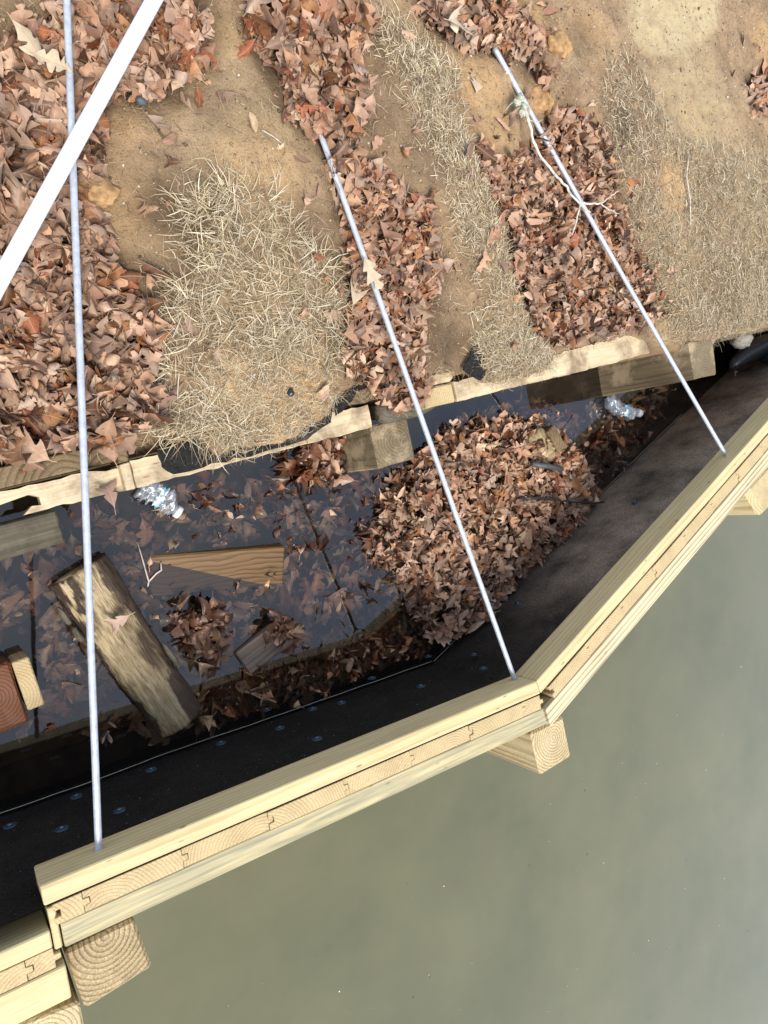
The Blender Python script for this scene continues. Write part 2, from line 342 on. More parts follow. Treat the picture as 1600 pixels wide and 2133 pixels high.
def lake_mat():
    t = NT('lake_water'); p = t.pos()
    n1 = t.noise(p, 2.6, 6, 0.6, 0.1); n2 = t.noise(p, 7, 6, 0.65)
    c = t.mix(t.ramp(n1, [(0.3, 0.0), (0.7, 1.0)]), (0.086, 0.084, 0.028), (0.124, 0.114, 0.044))
    c = t.mix(t.ramp(n2, [(0.45, 0.0), (0.75, 0.4)]), c, (0.122, 0.104, 0.046))
    nb = t.bump(t.noise(p, 5, 3), 0.05, 0.01)
    return t.done(t.bsdf(c, 0.10, 0.5, normal=nb, IOR=1.92))
M_lake = lake_mat()
def plastic_mat():
    t = NT('clear_plastic'); nz = t.noise(t.obj(), 60, 3)
    gl = t.n('ShaderNodeBsdfGlossy'); gl.inputs['Roughness'].default_value = 0.30; gl.inputs['Color'].default_value = (0.85, 0.88, 0.92, 1)
    t.put(gl.inputs['Normal'], t.bump(nz, 0.3, 0.002))
    tr = t.n('ShaderNodeBsdfTransparent'); tr.inputs['Color'].default_value = (0.8, 0.84, 0.88, 1)
    df = t.n('ShaderNodeBsdfDiffuse'); df.inputs['Color'].default_value = (0.55, 0.58, 0.62, 1)
    a = t.n('ShaderNodeMixShader'); a.inputs[0].default_value = 0.30; t.put(a.inputs[1], tr.outputs[0]); t.put(a.inputs[2], df.outputs[0])
    lw = t.n('ShaderNodeLayerWeight'); lw.inputs['Blend'].default_value = 0.45
    b = t.n('ShaderNodeMixShader'); t.put(b.inputs[0], t.math('ADD', t.math('MULTIPLY', lw.outputs['Facing'], 0.6), 0.12)); t.put(b.inputs[1], a.outputs[0]); t.put(b.inputs[2], gl.outputs[0])
    return t.done(b.outputs[0])
M_plastic = plastic_mat()
def log_mat():
    t = NT('stripped_log'); sep = t.n('ShaderNodeSeparateXYZ'); o = t.obj(); t.put(sep.inputs[0], o); X, Y, Z = sep.outputs
    g = t.noise(t.vec(t.math('MULTIPLY', X, 9), t.math('MULTIPLY', Y, 60), t.math('MULTIPLY', Z, 60)), 1.0, 5, 0.65)
    g2 = t.noise(t.vec(t.math('MULTIPLY', X, 5), t.math('MULTIPLY', Y, 16), t.math('MULTIPLY', Z, 16)), 1.0, 5, 0.6)
    ff = t.noise(t.vec(t.math('MULTIPLY', X, 22), t.math('MULTIPLY', Y, 330), t.math('MULTIPLY', Z, 330)), 1.0, 3)
    c = t.ramp(t.math('ADD', t.math('MULTIPLY', g, 0.7), t.math('MULTIPLY', ff, 0.3)), [(0.30, (0.05, 0.03, 0.014)), (0.44, (0.20, 0.14, 0.07)), (0.62, (0.40, 0.31, 0.18))])
    c = t.mix(t.ramp(t.math('SUBTRACT', t.math('ADD', t.math('MULTIPLY', g2, 0.6), t.math('MULTIPLY', g, 0.4)), t.math('MULTIPLY', X, 0.40)), [(0.45, 0.0), (0.50, 0.9)]), c, t.mix(g, (0.30, 0.21, 0.11), (0.62, 0.48, 0.28)))
    c = t.mix(t.ramp(g2, [(0.36, 0.9), (0.45, 0.0)]), c, (0.045, 0.027, 0.014))
    side = t.math('ADD', t.math('MULTIPLY', Y, 5.0), t.math('MULTIPLY', t.math('SUBTRACT', g2, 0.5), 0.9))
    c = t.mix(t.ramp(side, [(0.15, 0.0), (0.19, 1.0)]), c, t.mix(g, (0.035, 0.022, 0.014), (0.12, 0.08, 0.05)))
    c = t.mix(t.ramp(t.math('MULTIPLY', side, -1.0), [(0.20, 0.0), (0.24, 1.0)]), c, t.mix(g, (0.02, 0.012, 0.008), (0.07, 0.045, 0.025)))
    return t.done(t.bsdf(c, 0.6, 0.3, normal=t.bump(t.math('ADD', t.math('ADD', g, g2), t.math('MULTIPLY', ff, 0.5)), 0.9, 0.007)))
M_log = log_mat()

# ------------------------------------------------------------------ layout frames
W = 0.469                                                     # top of the new wall above the water
A1 = un(84, 1846, W); B1 = un(1118, 1418, W); B2 = un(1600, 875, W)
D1 = (B1 - A1) / np.linalg.norm(B1 - A1); N1 = np.array([D1[1], -D1[0], 0])   # N = towards the lake
D2 = (B2 - B1) / np.linalg.norm(B2 - B1); N2 = np.array([D2[1], -D2[0], 0])
L1 = np.linalg.norm(B1 - A1)
TH = math.atan2(D2[1], D2[0]) - math.atan2(D1[1], D1[0]); MT = math.tan(TH / 2)   # mitre: shift along per metre of offset
OL = np.array([0.272, 0.0425]); OD = np.array([1.8398, 0.5289]); OD /= np.linalg.norm(OD); ON = np.array([-OD[1], OD[0]])
def as_(x, y): return (x - OL[0]) * OD[0] + (y - OL[1]) * OD[1], (x - OL[0]) * ON[0] + (y - OL[1]) * ON[1]
def xy_(a, s): return OL[0] + a * OD[0] + s * ON[0], OL[1] + a * OD[1] + s * ON[1]
def g0(x, y):
    a, s = as_(np.asarray(x, float), np.asarray(y, float))
    edge = 0.285 + 0.045 * np.clip(a, -0.3, 2.4); inl = 0.365 + 0.055 * sstep(0.15, 0.8, a)
    return edge + (np.maximum(inl, edge + 0.01) - edge) * sstep(0, 0.7, s)
def ung(u, v):
    z = 0.36
    for _ in range(8): p = un(u, v, z); z = float(g0(p[0], p[1]))
    return un(u, v, z)
def polyw(px): return [ung(*p)[:2] for p in px]

# zones on the bank, outlined as they lie on the ground
Z_L1 = polyw([(-160, 120), (20, 100), (60, 50), (110, 30), (130, -60), (400, -60), (425, 40), (420, 120), (370, 180), (300, 205), (235, 195), (205, 240), (215, 330), (190, 380), (215, 450), (240, 560), (285, 620), (320, 670), (308, 780), (325, 860), (300, 900), (240, 925), (150, 930), (0, 955), (-160, 985)])
Z_L2a = polyw([(505, -60), (520, 40), (560, 130), (600, 210), (640, 275), (685, 295), (725, 290), (750, 250), (745, 200), (735, 140), (740, 60), (705, -60)])
Z_L2b = polyw([(690, 300), (760, 330), (812, 350), (852, 410), (900, 470), (915, 560), (890, 640), (868, 700), (880, 790), (885, 840), (800, 850), (768, 790), (722, 760), (718, 660), (745, 620), (718, 520), (725, 430), (690, 370)])
Z_L3a = polyw([(870, -60), (880, 30), (930, 80), (1030, 105), (1075, 90), (1100, 130), (1140, 190), (1110, 60), (1060, -60)])
Z_L3b = polyw([(985, 260), (1035, 340), (1100, 335), (1140, 240), (1190, 230), (1235, 265), (1265, 350), (1285, 430), (1310, 500), (1350, 580), (1365, 650), (1335, 682), (1180, 715), (1110, 690), (1085, 600), (1062, 560), (1070, 500), (1040, 430), (1005, 370)])
Z_L4 = polyw([(1555, 150), (1590, 130), (1640, 160), (1630, 230), (1570, 225)])
Z_G1 = polyw([(455, 385), (545, 405), (600, 480), (690, 545), (722, 600), (705, 690), (705, 750), (640, 780), (560, 770), (500, 830), (520, 910), (420, 945), (325, 925), (318, 850), (330, 700), (350, 600), (400, 530), (365, 430)])
Z_G2 = polyw([(735, 30), (830, 55), (905, 120), (955, 160), (950, 250), (1000, 350), (1050, 480), (1072, 600), (1105, 700), (1155, 770), (1000, 800), (975, 700), (1000, 620), (960, 540), (935, 440), (915, 330), (850, 220), (790, 130)])
Z_G3 = polyw([(1255, 150), (1320, 120), (1400, 290), (1520, 320), (1700, 340), (1700, 660), (1500, 705), (1400, 705), (1380, 640), (1335, 560), (1305, 480), (1285, 400), (1245, 280)])
Z_SAND = polyw([(1318, -60), (1310, 60), (1350, 110), (1420, 120), (1490, 60), (1500, -60)])
# mask raster
GX0, GY0, GD = -0.6, -0.3, 0.01
gx = np.arange(GX0, 3.8, GD); gy = np.arange(GY0, 3.0, GD); MX, MY = np.meshgrid(gx, gy)
def blur(m, k):
    for ax in (0, 1):
        for _ in range(2):
            c = np.cumsum(np.pad(m, [(k + 1, k) if i == ax else (0, 0) for i in (0, 1)], mode='edge'), axis=ax)
            m = (np.take(c, range(2 * k + 1, c.shape[ax]), ax) - np.take(c, range(0, c.shape[ax] - 2 * k - 1), ax)) / (2 * k + 1)
    return m
def mask(polys, k): return blur(np.any([in_poly(MX, MY, p) for p in polys], axis=0).astype(float), k)
def samp(m, x, y):
    fx = np.clip((np.asarray(x) - GX0) / GD, 0, m.shape[1] - 1.001); fy = np.clip((np.asarray(y) - GY0) / GD, 0, m.shape[0] - 1.001)
    i, j = fx.astype(int), fy.astype(int); a, b = fx - i, fy - j
    return (m[j, i] * (1 - a) + m[j, i + 1] * a) * (1 - b) + (m[j + 1, i] * (1 - a) + m[j + 1, i + 1] * a) * b
m_leaf = mask([Z_L1, Z_L2a, Z_L2b, Z_L3a, Z_L3b, Z_L4], 3); m_leafw = blur(m_leaf, 2)
m_grass = mask([Z_G1, Z_G2, Z_G3], 2); m_sand = mask([Z_SAND], 2)
def spots(px):
    m = np.zeros_like(MX)
    for u, v, r, k in px:
        p = ung(u, v); m = np.maximum(m, k * np.exp(-(((MX - p[0]) ** 2 + (MY - p[1]) ** 2) / r ** 2) ** 1.5))
    return m
m_clay = spots([(470, 65, .05, .8), (540, 350, .10, .8), (270, 440, .09, .75), (470, 790, .07, .9), (640, 800, .08, .8), (600, 880, .10, .6), (1080, 30, .10, .8), (1000, 180, .10, .8), (1030, 250, .09, .7), (1390, 390, .10, .85), (1590, 90, .08, .9), (1590, 665, .04, .9), (850, 60, .06, .5), (700, 100, .05, .5), (250, 260, .06, .5), (1120, 210, .04, .9), (570, 590, .05, .4), (1230, 60, .10, .45), (480, 870, .06, .6), (1450, 250, .08, .35)])
m_sand = np.maximum(m_sand, spots([(1450, 220, .25, .45), (1560, 420, .25, .5), (1450, 560, .22, .4), (1560, 620, .2, .4), (500, 200, .2, .25), (1250, 730, .12, .4)]))
m_dark = spots([(370, 440, .12, .8), (300, 590, .09, .8), (320, 470, .07, .6), (900, 620, .10, .75), (920, 720, .10, .7), (860, 420, .09, .5), (880, 330, .10, .6), (830, 130, .10, .5), (780, 250, .09, .45), (560, 100, .06, .5), (420, 40, .08, .5), (700, 720, .05, .6), (640, 470, .10, .45), (1290, 260, .07, .6), (1345, 590, .05, .7), (30, 60, .10, .35), (350, 130, .09, .4), (1480, 600, .15, .25), (1210, 90, .07, .5), (720, 560, .05, .4), (500, 230, .10, .3)])
def G(x, y):
    x, y = np.asarray(x, float), np.asarray(y, float)
    return (g0(x, y) - 0.042 * samp(m_leafw, x, y) + 0.020 * samp(m_grass, x, y) + (fbm(x, y, 6, 1, 4) - 0.5) * 0.030
            + (fbm(x, y, 38, 5, 3) - 0.5) * 0.016 + np.clip(vnoise(x, y, 24, 2) - 0.62, 0, 1) * 0.03)

# ------------------------------------------------------------------ setting: bank, pond bed, water
edge_px = [(-900, 1190), (-100, 988), (0, 965), (150, 946), (240, 927), (300, 905), (330, 912), (370, 920), (415, 926), (450, 955), (560, 940), (640, 915), (690, 878), (702, 850), (712, 830), (740, 815), (800, 815), (880, 812), (915, 785), (985, 772), (1000, 800), (1060, 798), (1150, 768), (1172, 735), (1335, 690), (1365, 705), (1420, 722), (1460, 740), (1487, 735), (1500, 702), (1600, 680), (1800, 640), (2400, 520)]
_e = []
for (u, v) in edge_px:
    z = 0.30
    for _ in range(5):
        p = un(u, v, z); a_ = as_(p[0], p[1])[0]; z = 0.285 + 0.045 * min(max(a_, -.3), 2.4)
    _e.append(as_(p[0], p[1]))
_e = np.array(sorted(_e, key=lambda q: q[0]))
def e_of(a): return np.interp(a, _e[:, 0], _e[:, 1])
def axis(lo, hi, d, far, grow=1.35):
    c = list(np.arange(lo, hi, d)); s = d; up = []; x = hi
    while x < far: up.append(x); s *= grow; x += s
    dn = []; s = d; x = lo - d
    while x > -far: dn.append(x); s *= grow; x -= s
    return np.array(dn[::-1] + c + up + [far])
ga = axis(-0.45, 3.3, 0.010, 60); gs = [0.0]; s = 0.004
while gs[-1] < 60:
    gs.append(gs[-1] + s)
    s = min(s * 1.2, 0.010) if gs[-1] < 2.3 else s * 1.35
gs = np.array(gs)
AA, TT = np.meshgrid(ga, gs); ev = e_of(AA) + (fbm(AA, AA * 0, 30, 8, 3) - 0.5) * 0.02
SS = TT + ev * np.clip(1 - TT / 0.6, 0, 1)
GXX, GYY = xy_(AA, SS); GZ = G(GXX, GYY)
GZ -= 0.030 * (1 - sstep(0, 0.03, TT)) ** 1.5
far_k = sstep(3, 8, np.hypot(GXX - 1.3, GYY - 1)); GZ = GZ * (1 - far_k) + (0.42 + 0.25 * fbm(GXX, GYY, 0.15, 3)) * far_k
skx, sky_ = xy_(ga, e_of(ga) + 0.012)
top = np.stack([GXX.ravel(), GYY.ravel(), GZ.ravel()], 1); sk = np.stack([skx, sky_, np.full_like(skx, -0.5)], 1)
na, ns = len(ga), len(gs); idx = np.arange(na * ns).reshape(ns, na)
Q = np.stack([idx[:-1, :-1], idx[:-1, 1:], idx[1:, 1:], idx[1:, :-1]], -1).reshape(-1, 4)
si = np.arange(na) + na * ns; Qs = np.stack([si[:-1], si[1:], idx[0, 1:], idx[0, :-1]], -1)
zone = np.zeros((na * ns, 4)); zone[:, 0] = samp(m_clay, top[:, 0], top[:, 1]); zone[:, 1] = samp(m_sand, top[:, 0], top[:, 1])
zone[:, 2] = np.clip(samp(m_dark, top[:, 0], top[:, 1]) + 1.0 * samp(m_leaf, top[:, 0], top[:, 1]) + 0.30 * samp(m_grass, top[:, 0], top[:, 1]) * (1 - samp(m_clay, top[:, 0], top[:, 1])), 0, 1)  # dark soil, also painted darker under leaf drifts to deepen shade between leaves
zone[:, :3] *= (0.55 + 0.9 * fbm(top[:, 0], top[:, 1], 14, 11))[:, None]; zone = np.clip(zone, 0, 1); zone[:, 3] = 1
zone = np.concatenate([zone, np.tile([0, 0, .8, 1.0], (na, 1))])
bank = link('bank_ground', make_mesh('bank_ground', np.concatenate([top, sk]), [Q, Qs], {'zone': zone}, True), M_ground); tag(bank, kind='structure')

# pond bed with the silted hump under the leaf heap
Z_HEAP = [un(u, v, 0.03)[:2] for u, v in [(800, 1030), (850, 960), (930, 900), (1000, 872), (1100, 862), (1170, 890), (1210, 940), (1250, 1000), (1258, 1040), (1220, 1090), (1150, 1165), (1060, 1245), (985, 1300), (930, 1345), (885, 1300), (890, 1240), (830, 1200), (770, 1165), (755, 1120), (830, 1090)]]
m_heap = blur(np.asarray(in_poly(MX, MY, Z_HEAP), float), 6)
def bed(x, y):
    return -0.115 + 0.03 * fbm(x, y, 5, 4) + 0.132 * samp(m_heap, x, y)
bx, by = np.meshgrid(axis(-0.4, 3.4, 0.03, 6, 1.5), axis(-1.2, 1.4, 0.03, 4, 1.5)); bi = np.arange(bx.size).reshape(bx.shape)
inb = (bx > GX0) & (by > GY0)
bz = np.where(inb, bed(bx, by), -0.115 + 0.03 * fbm(bx, by, 5, 4))
bedo = link('pond_bed', make_mesh('pond_bed', np.stack([bx.ravel(), by.ravel(), bz.ravel()], 1), [np.stack([bi[:-1, :-1], bi[:-1, 1:], bi[1:, 1:], bi[1:, :-1]], -1).reshape(-1, 4)], None, True), M_bed); tag(bedo, kind='structure')

def off1(al, o, z=0.0): p = A1 + D1 * al + N1 * o; return np.array([p[0], p[1], z])
def off2(al, o, z=0.0): p = B1 + D2 * al + N2 * o; return np.array([p[0], p[1], z])
RUN2 = 4.5
corner_o = 0.062
cpt = B1 + D1 * (corner_o * MT) + N1 * corner_o
wall_line = [off1(-60, 0.135), off1(-0.0, 0.135), off1(-0.0, 0.062), np.array([cpt[0], cpt[1], 0]), off2(60, 0.062)]
_A = np.array([D2[:2], -OD]).T; _t = np.linalg.solve(_A, np.array(xy_(0, 0.05)) - off2(0, 0.062)[:2])     # where the right run meets the old wall
pond_v = np.array([off1(-3.8, 0.135)] + wall_line[1:4] + [off2(_t[0] - 0.002, 0.062), np.array([*xy_(-3.6, 0.05), 0])])
po = link('pond_water', make_mesh('pond_water', pond_v, [np.array([[0, 1, 2, 3, 4, 5]])]), M_pond); tag(po, kind='structure')
lk = np.array([w - [0, 0, 0.004] for w in wall_line] + [off2(60, 300, -0.004), off1(-60, 300, -0.004)])
lo = link('lake_water', make_mesh('lake_water', lk, [np.array([[0, 6, 5, 4, 3, 2, 1]])]), M_lake); tag(lo, kind='structure')

# ------------------------------------------------------------------ new bulkhead
def tg_board(x0, x1, y0, y1, gap=0.0005):
    """plan outline of a tongue and groove sheet board, tongue on the x1 side (local y runs to the land)"""
    h = (y1 - y0); a, b = y0 + h * 0.34, y0 + h * 0.66; t = 0.011
    x0 += gap; x1 -= gap
    return [(x0, y0), (x1, y0), (x1, a), (x1 + t, a + 0.001), (x1 + t, b - 0.001), (x1, b), (x1, y1), (x0, y1), (x0, b + gap), (x0 + t + gap, b), (x0 + t + gap, a), (x0, a - gap)]
F1 = frame(A1, D1); F2 = frame(B1, D2)
def bulkhead_run(F, label, parts, boards):
    t = empty('timber_bulkhead', F.translation, label, 'bulkhead')
    for nm, poly, z0, z1, mat in parts: prism(nm, poly, z0 - W, z1 - W, mat, F, t, 0.0022)
    for k, (x0, x1, y0, y1) in enumerate(boards):
        prism('sheet_board', tg_board(x0, x1, y0, y1), -1.25, -0.002 - 0.003 * ((k * 7) % 3) / 2, M_sheet, board_frame(F, (x0 + x1) / 2), t, 0.0009)
    return t
def board_frame(F, xc): return F
# boards share the run's frame; each mesh is re-centred on itself so that its grain is its own
def recentre(o):
    me = o.data; c = sum((v.co for v in me.vertices), Vector()) / len(me.vertices); top = max(v.co.z for v in me.vertices); c.z = top
    me.transform(Matrix.Translation(-c)); LOCAL[o.name] = LOCAL[o.name] @ Matrix.Translation(c); o.matrix_local = LOCAL[o.name]
m = lambda o: o * MT
joints1 = []
j0 = (un(380, 1780, W) - A1) @ D1
x = j0 - 0.184 * 2
while x < L1 - 0.02: joints1.append(x); x += 0.184
joints1 = [0.012] + [q for q in joints1 if q > 0.06]
ends1 = joints1[1:] + [L1 + m(0.05) - 0.004]
run1 = bulkhead_run(F1, 'new pale pine bulkhead run from the lower left pile to the bend', [
    ('inner_waler', [(0.0, -0.038), (L1 + m(0.038) - 0.0006, -0.038), (L1 - 0.0006, 0), (0.0, 0)], W - 0.089, W, M_pine),
    ('outer_waler', [(0.020, -0.128), (L1 + m(0.128) - 0.004, -0.128), (L1 + m(0.082) - 0.004, -0.082), (0.020, -0.082)], W - 0.092, W - 0.004, M_pine_stained),
    ('end_batten', rect(0.004, 0.017, -0.127, -0.047), W - 0.5, W - 0.008, M_pine)],
    [(a, b, -0.081, -0.0425) for a, b in zip(joints1, ends1)])
joints2 = []; x = (un(1293, 1260, W) - B1) @ D2 - 0.184
while x < RUN2: joints2.append(x); x += 0.184
joints2 = [m(0.05) + 0.014] + [q for q in joints2 if q > 0.06]
run2 = bulkhead_run(F2, 'new pale pine bulkhead run from the bend to the right edge', [
    ('inner_waler', [(-m(0.038) + 0.0006, -0.038), (RUN2, -0.038), (RUN2, 0), (0.0006, 0)], W - 0.089, W + 0.001, M_pine),
    ('outer_waler', [(-m(0.140) + 0.002, -0.140), (RUN2, -0.140), (RUN2, -0.088), (-m(0.088) + 0.004, -0.088)], W - 0.092, W - 0.002, M_pine_striped)],
    [(a, b, -0.086, -0.0455) for a, b in zip(joints2[:-1], joints2[1:])])
run0 = bulkhead_run(F1, 'short end of the neighbouring new bulkhead run in the bottom left corner', [
    ('inner_waler', rect(-2.2, 0.001, -0.116, -0.084), W - 0.089, W - 0.001, M_pine),
    ('outer_waler', rect(-2.2, 0.015, -0.218, -0.156), W - 0.09, W, M_pine)],
    [(-0.045 - 0.184 * (k + 1), -0.045 - 0.184 * k, -0.1545, -0.118) for k in range(10)] + [(-0.045, 0.001, -0.1545, -0.118)])
for r in (run0, run1, run2):
    for c in r.children: recentre(c)

def pile(px, ztop, mat, label, bevel=0.006):
    P = [un(*q, ztop) for q in px]; c = sum(P) / 4; M = frame((c[0], c[1], ztop), P[1] - P[0]); Mi = M.inverted()
    o = prism('timber_pile', [((Mi @ Vector(q)).x, (Mi @ Vector(q)).y) for q in P], -1.6, 0, mat, M, None, bevel, 0)
    return tag(o, label, 'pile', 'new square piles on the lake side of the new bulkhead')
pile([(179, 2104), (318, 2015), (279, 1913), (133, 1984)], W - 0.020, M_pile1, 'square pine pile with coarse dark growth rings near the lower left corner')
pile([(1127, 1616), (1191, 1576), (1174, 1492), (1106, 1527)], W - 0.022, M_pile2, 'square pine pile with fine concentric rings at the bend of the wall')
pile([(1590, 1078), (1655, 1010), (1612, 952), (1553, 1016)], W - 0.022, M_pile3, 'square pine pile with rounded corners at the right edge', 0.020)
pile([(20, 2250), (185, 2190), (166, 2086), (0, 2150)], W - 0.025, M_pile3, 'square pine pile cut off by the bottom left corner', 0.004)

# black felt behind the new wall
def felt(F, x0, x1, y, label, mat, k0, k1, seed):
    xs = np.arange(x0, x1 + 0.02, 0.02); zs = np.linspace(W - 0.003, -0.35, 44)
    XX, ZZ = np.meshgrid(xs, zs); dr = sstep(0.375, 0.25, ZZ)
    YY = y + dr * (0.004 + 0.016 * (fbm(XX, ZZ, 3.2, seed) - 0.3) * 1.3 + 0.004 * vnoise(XX, ZZ, 18, seed))
    XX2 = XX.copy(); XX2[:, 0] -= k0 * YY[:, 0] * 0; 
    V = np.stack([XX2.ravel(), YY.ravel(), (ZZ - W).ravel()], 1); i = np.arange(XX.size).reshape(XX.shape)
    t = empty('filter_fabric', F.translation, label, 'fabric')
    link('felt_sheet', make_mesh('felt_sheet', V, [np.stack([i[:-1, :-1], i[1:, :-1], i[1:, 1:], i[:-1, 1:]], -1).reshape(-1, 4)], {'dust': np.repeat((k0 + (k1 - k0) * sstep(0.1, 0.75, XX + 0.5 * (fbm(XX, ZZ, 4, 12) - .5))).reshape(-1, 1), 4, 1)}, True), mat, t, F)
    tx = np.arange(x0, min(x1, 1.6), 0.02)
    ty = y + 0.012 + 0.016 * (fbm(tx, tx * 0, 3.2, seed) - 0.3) + 0.006
    V, f = tube_arrays(np.stack([tx, ty, np.full_like(tx, 0.006 - W) + 0.006 * (fbm(tx, tx * 0 + 4, 6, seed) - 0.5)], 1), 0.0011, 5)
    link('edge_thread', make_mesh('edge_thread', V, f), M_thread, t, F)
    return t
felt1 = felt(F1, -2.2, L1 + m(0.0415), -0.0402, 'black filter felt hanging behind the lower left wall run', M_felt, 0.05, 0.05, 3)
felt2 = felt(F2, -m(0.0445), RUN2, -0.0415, 'dusty grey brown filter felt hanging behind the right wall run', M_felt, 0.06, 0.95, 6)
wv, wf = tube_arrays([(0, 0, 0), (0, 0, 0.001), (0, 0, 0.0028), (0, 0, 0.0035)], [0.0125, 0.0135, 0.0125, 0.0065], 14)
hv, hf = tube_arrays([(0, 0, 0.0036), (0, 0, 0.0052), (0, 0, 0.006)], [0.0045, 0.0045, 0.002], 8)
me_w = make_mesh('nail_washer', wv, wf, None, True); me_w.materials.append(M_nail)
me_h = make_mesh('nail_head', hv, hf, None, True); me_h.materials.append(M_nailhead)
def ray_plane(u, v, P0, N):
    r = np.array([(RW @ np.array([u - CX, v - CY, F_PX]))[i] for i in range(3)]); o = np.array([0, 0, CAM_H])
    return o + r * (((P0 - o) @ N) / (r @ N))
def nails(fo, F, D, N, P, px, y):
    for (u, v) in px:
        p = ray_plane(u, v, P + N * (-y), N)
        R = Matrix.Translation(Vector(p) + Vector(-N) * 0.030) @ Vector(-N).to_track_quat('Z', 'X').to_matrix().to_4x4()
        w = link('nail_washer', me_w, None, fo, R); h = bpy.data.objects.new('nail_head', me_h); COL.objects.link(h); h.parent = w
nails(felt1, F1, D1, N1, A1, [(27, 1750), (135, 1757), (165, 1687), (255, 1718), (320, 1630), (465, 1573), (560, 1501), (587, 1541), (665, 1565), (655, 1500), (778, 1434), (880, 1452), (715, 1487), (895, 1387), (990, 1384), (1010, 1414)], -0.020)
nails(felt2, F2, D2, N2, B1, [(1088, 1273), (1330, 1063), (1309, 980)], -0.020)

# ------------------------------------------------------------------ tie rods and the white pipe
def line3(p, q, t0, t1, n=40, sag=0.0):
    t = np.linspace(t0, t1, n)[:, None]; L = p + (q - p) * t; L[:, 2] -= sag * (4 * (t[:, 0] - t0) * (t1 - t[:, 0]) / (t1 - t0) ** 2); return L
ZR = W - 0.046
rods = [((206, 1778), (140, 0), ZR, 0.428, 1.45, 'galvanised tie rod running straight down the left side under the white pipe'),
        ((1071, 1412), (690, 335), ZR - 0.012, 0.428, 1.9, 'galvanised tie rod in the middle, ending at the bend of the wall'),
        ((1511, 946), (1030, 100), ZR, 0.434, 1.0, 'galvanised tie rod on the right with a bleached branch lying over it')]
for (a, b, za, zb, t1, lab), dip in zip(rods, (0.0, 0.0, 0.0)):
    p, q = un(*a, za), un(*b, zb)
    ln = line3(p, q, -0.012, t1, 120, 0.004); ln[:, 2] -= dip * np.clip((np.linspace(-0.012, t1, 120) - 0.93) / 0.1, 0, 1.4) ** 1.5
    o = tube('tie_rod', ln, 0.0068, M_rod, None, 14); tag(o, lab, 'rod', 'galvanised tie rods')
p, q = un(-4, 592, 0.468), un(321, 0, 0.450)
o = tube('white_pipe', line3(p, q, -1.6, 2.3, 30, 0.0), 0.0145, M_pvc, None, 20); tag(o, 'long white plastic pipe lying slantwise across the left tie rod', 'pipe')

# ------------------------------------------------------------------ old bulkhead
FO = frame((OL[0], OL[1], 0.0), (OD[0], OD[1]))
def la(u, v, z): p = un(u, v, z); return as_(p[0], p[1])
old = empty('old_timber_bulkhead', (OL[0], OL[1], 0), 'old weathered timber bulkhead holding back the leafy bank', 'bulkhead')
def oprism(nm, poly, z0, z1, mat, bevel=0.003, jit=0.0, par=None, seed=0):
    o = prism(nm, poly, z0, z1, mat, FO, par or old, bevel, 3 if jit else 0, jit, seed); recentre(o); return o
x = -3.0; k = 0
while x < 4.4:                                             # the old sheet boards, tops showing where the cap is gone
    a, b = x, x + 0.19
    zt = 0.235 + 0.03 * np.clip(a, 0, 2.4)
    if 0.22 < a < 0.30 or a < -0.02: zt += 0.03
    oprism('sheet_board', tg_board(a, b, 0.062, 0.102), -0.6, float(zt) + 0.006 * ((k * 5) % 4) / 3, M_oldsheet, 0.002); x = b; k += 1
x = -3.0; k = 0
for (u0, u1) in ((-3.0, -0.02),):
    pass
# waler below the cap on the left, and along the whole length
oprism('waler', rect(-3.0, -0.012, -0.088, -0.010), -0.05, 0.055, M_oldgrey, 0.004, 0.0008)
oprism('waler', rect(1.14, 2.02, 0.0, 0.060), 0.05, 0.20, M_oldgrey, 0.004, 0.0008)
# split cap board on the left with its torn splinter
a0, a1b = la(-900, 1200, 0.265)[0], la(262, 1020, 0.265)[0]
def arow(pts, z): return [tuple(la(u, v, z)) for u, v in pts]
def ragged(poly, seed, amp=0.0028, step=0.016):
    r_ = random.Random(seed); out = []
    for k in range(len(poly)):
        p_, q_ = np.array(poly[k]), np.array(poly[(k + 1) % len(poly)]); n_ = max(1, int(np.linalg.norm(q_ - p_) / step)) if np.linalg.norm(q_ - p_) < 0.8 else 1
        for j in range(n_):
            w_ = p_ + (q_ - p_) * j / n_; k_ = amp * (3.0 if r_.random() < 0.08 else 1.0)
            out.append((w_[0] + (r_.uniform(-1, 1) * amp if j else 0), w_[1] + (r_.uniform(-1, 1) * k_ if j else 0)))
    return out
cap1 = arow([(-500, 1175), (0, 1052), (33, 1040), (62, 1030), (82, 1035), (86, 1052), (50, 1073), (100, 1060), (168, 1044), (262, 1020), (256, 975), (165, 986), (0, 1024), (-500, 1147)], 0.262)
oprism('cap_board', ragged(cap1, 1), 0.226, 0.262, M_oldcap, 0.0)
cap2 = arow([(286, 1016), (440, 976), (610, 933), (775, 889), (766, 843), (600, 880), (440, 920), (270, 960)], 0.285)
oprism('cap_board', ragged(cap2, 2, 0.0018), 0.248, 0.285, M_oldcap, 0.0)
oprism('cap_block', arow([(264, 1022), (283, 1018), (270, 962), (249, 968)], 0.288), 0.20, 0.288, M_oldcap, 0.002)
oprism('cap_block', arow([(249, 966), (270, 960), (262, 925), (244, 932)], 0.283), 0.20, 0.283, M_oldsheet, 0.003)
oprism('cap_block', arow([(680, 850), (768, 838), (790, 800), (745, 800), (700, 822)], 0.285), 0.20, 0.284, M_oldsheet, 0.004)
oprism('cap_block', arow([(888, 852), (950, 836), (940, 797), (884, 812)], 0.318), 0.22, 0.318, M_sheet, 0.004, 0.0015)
oprism('cap_block', arow([(885, 808), (945, 793), (950, 768), (890, 780)], 0.314), 0.22, 0.312, M_oldcap, 0.006, 0.002)
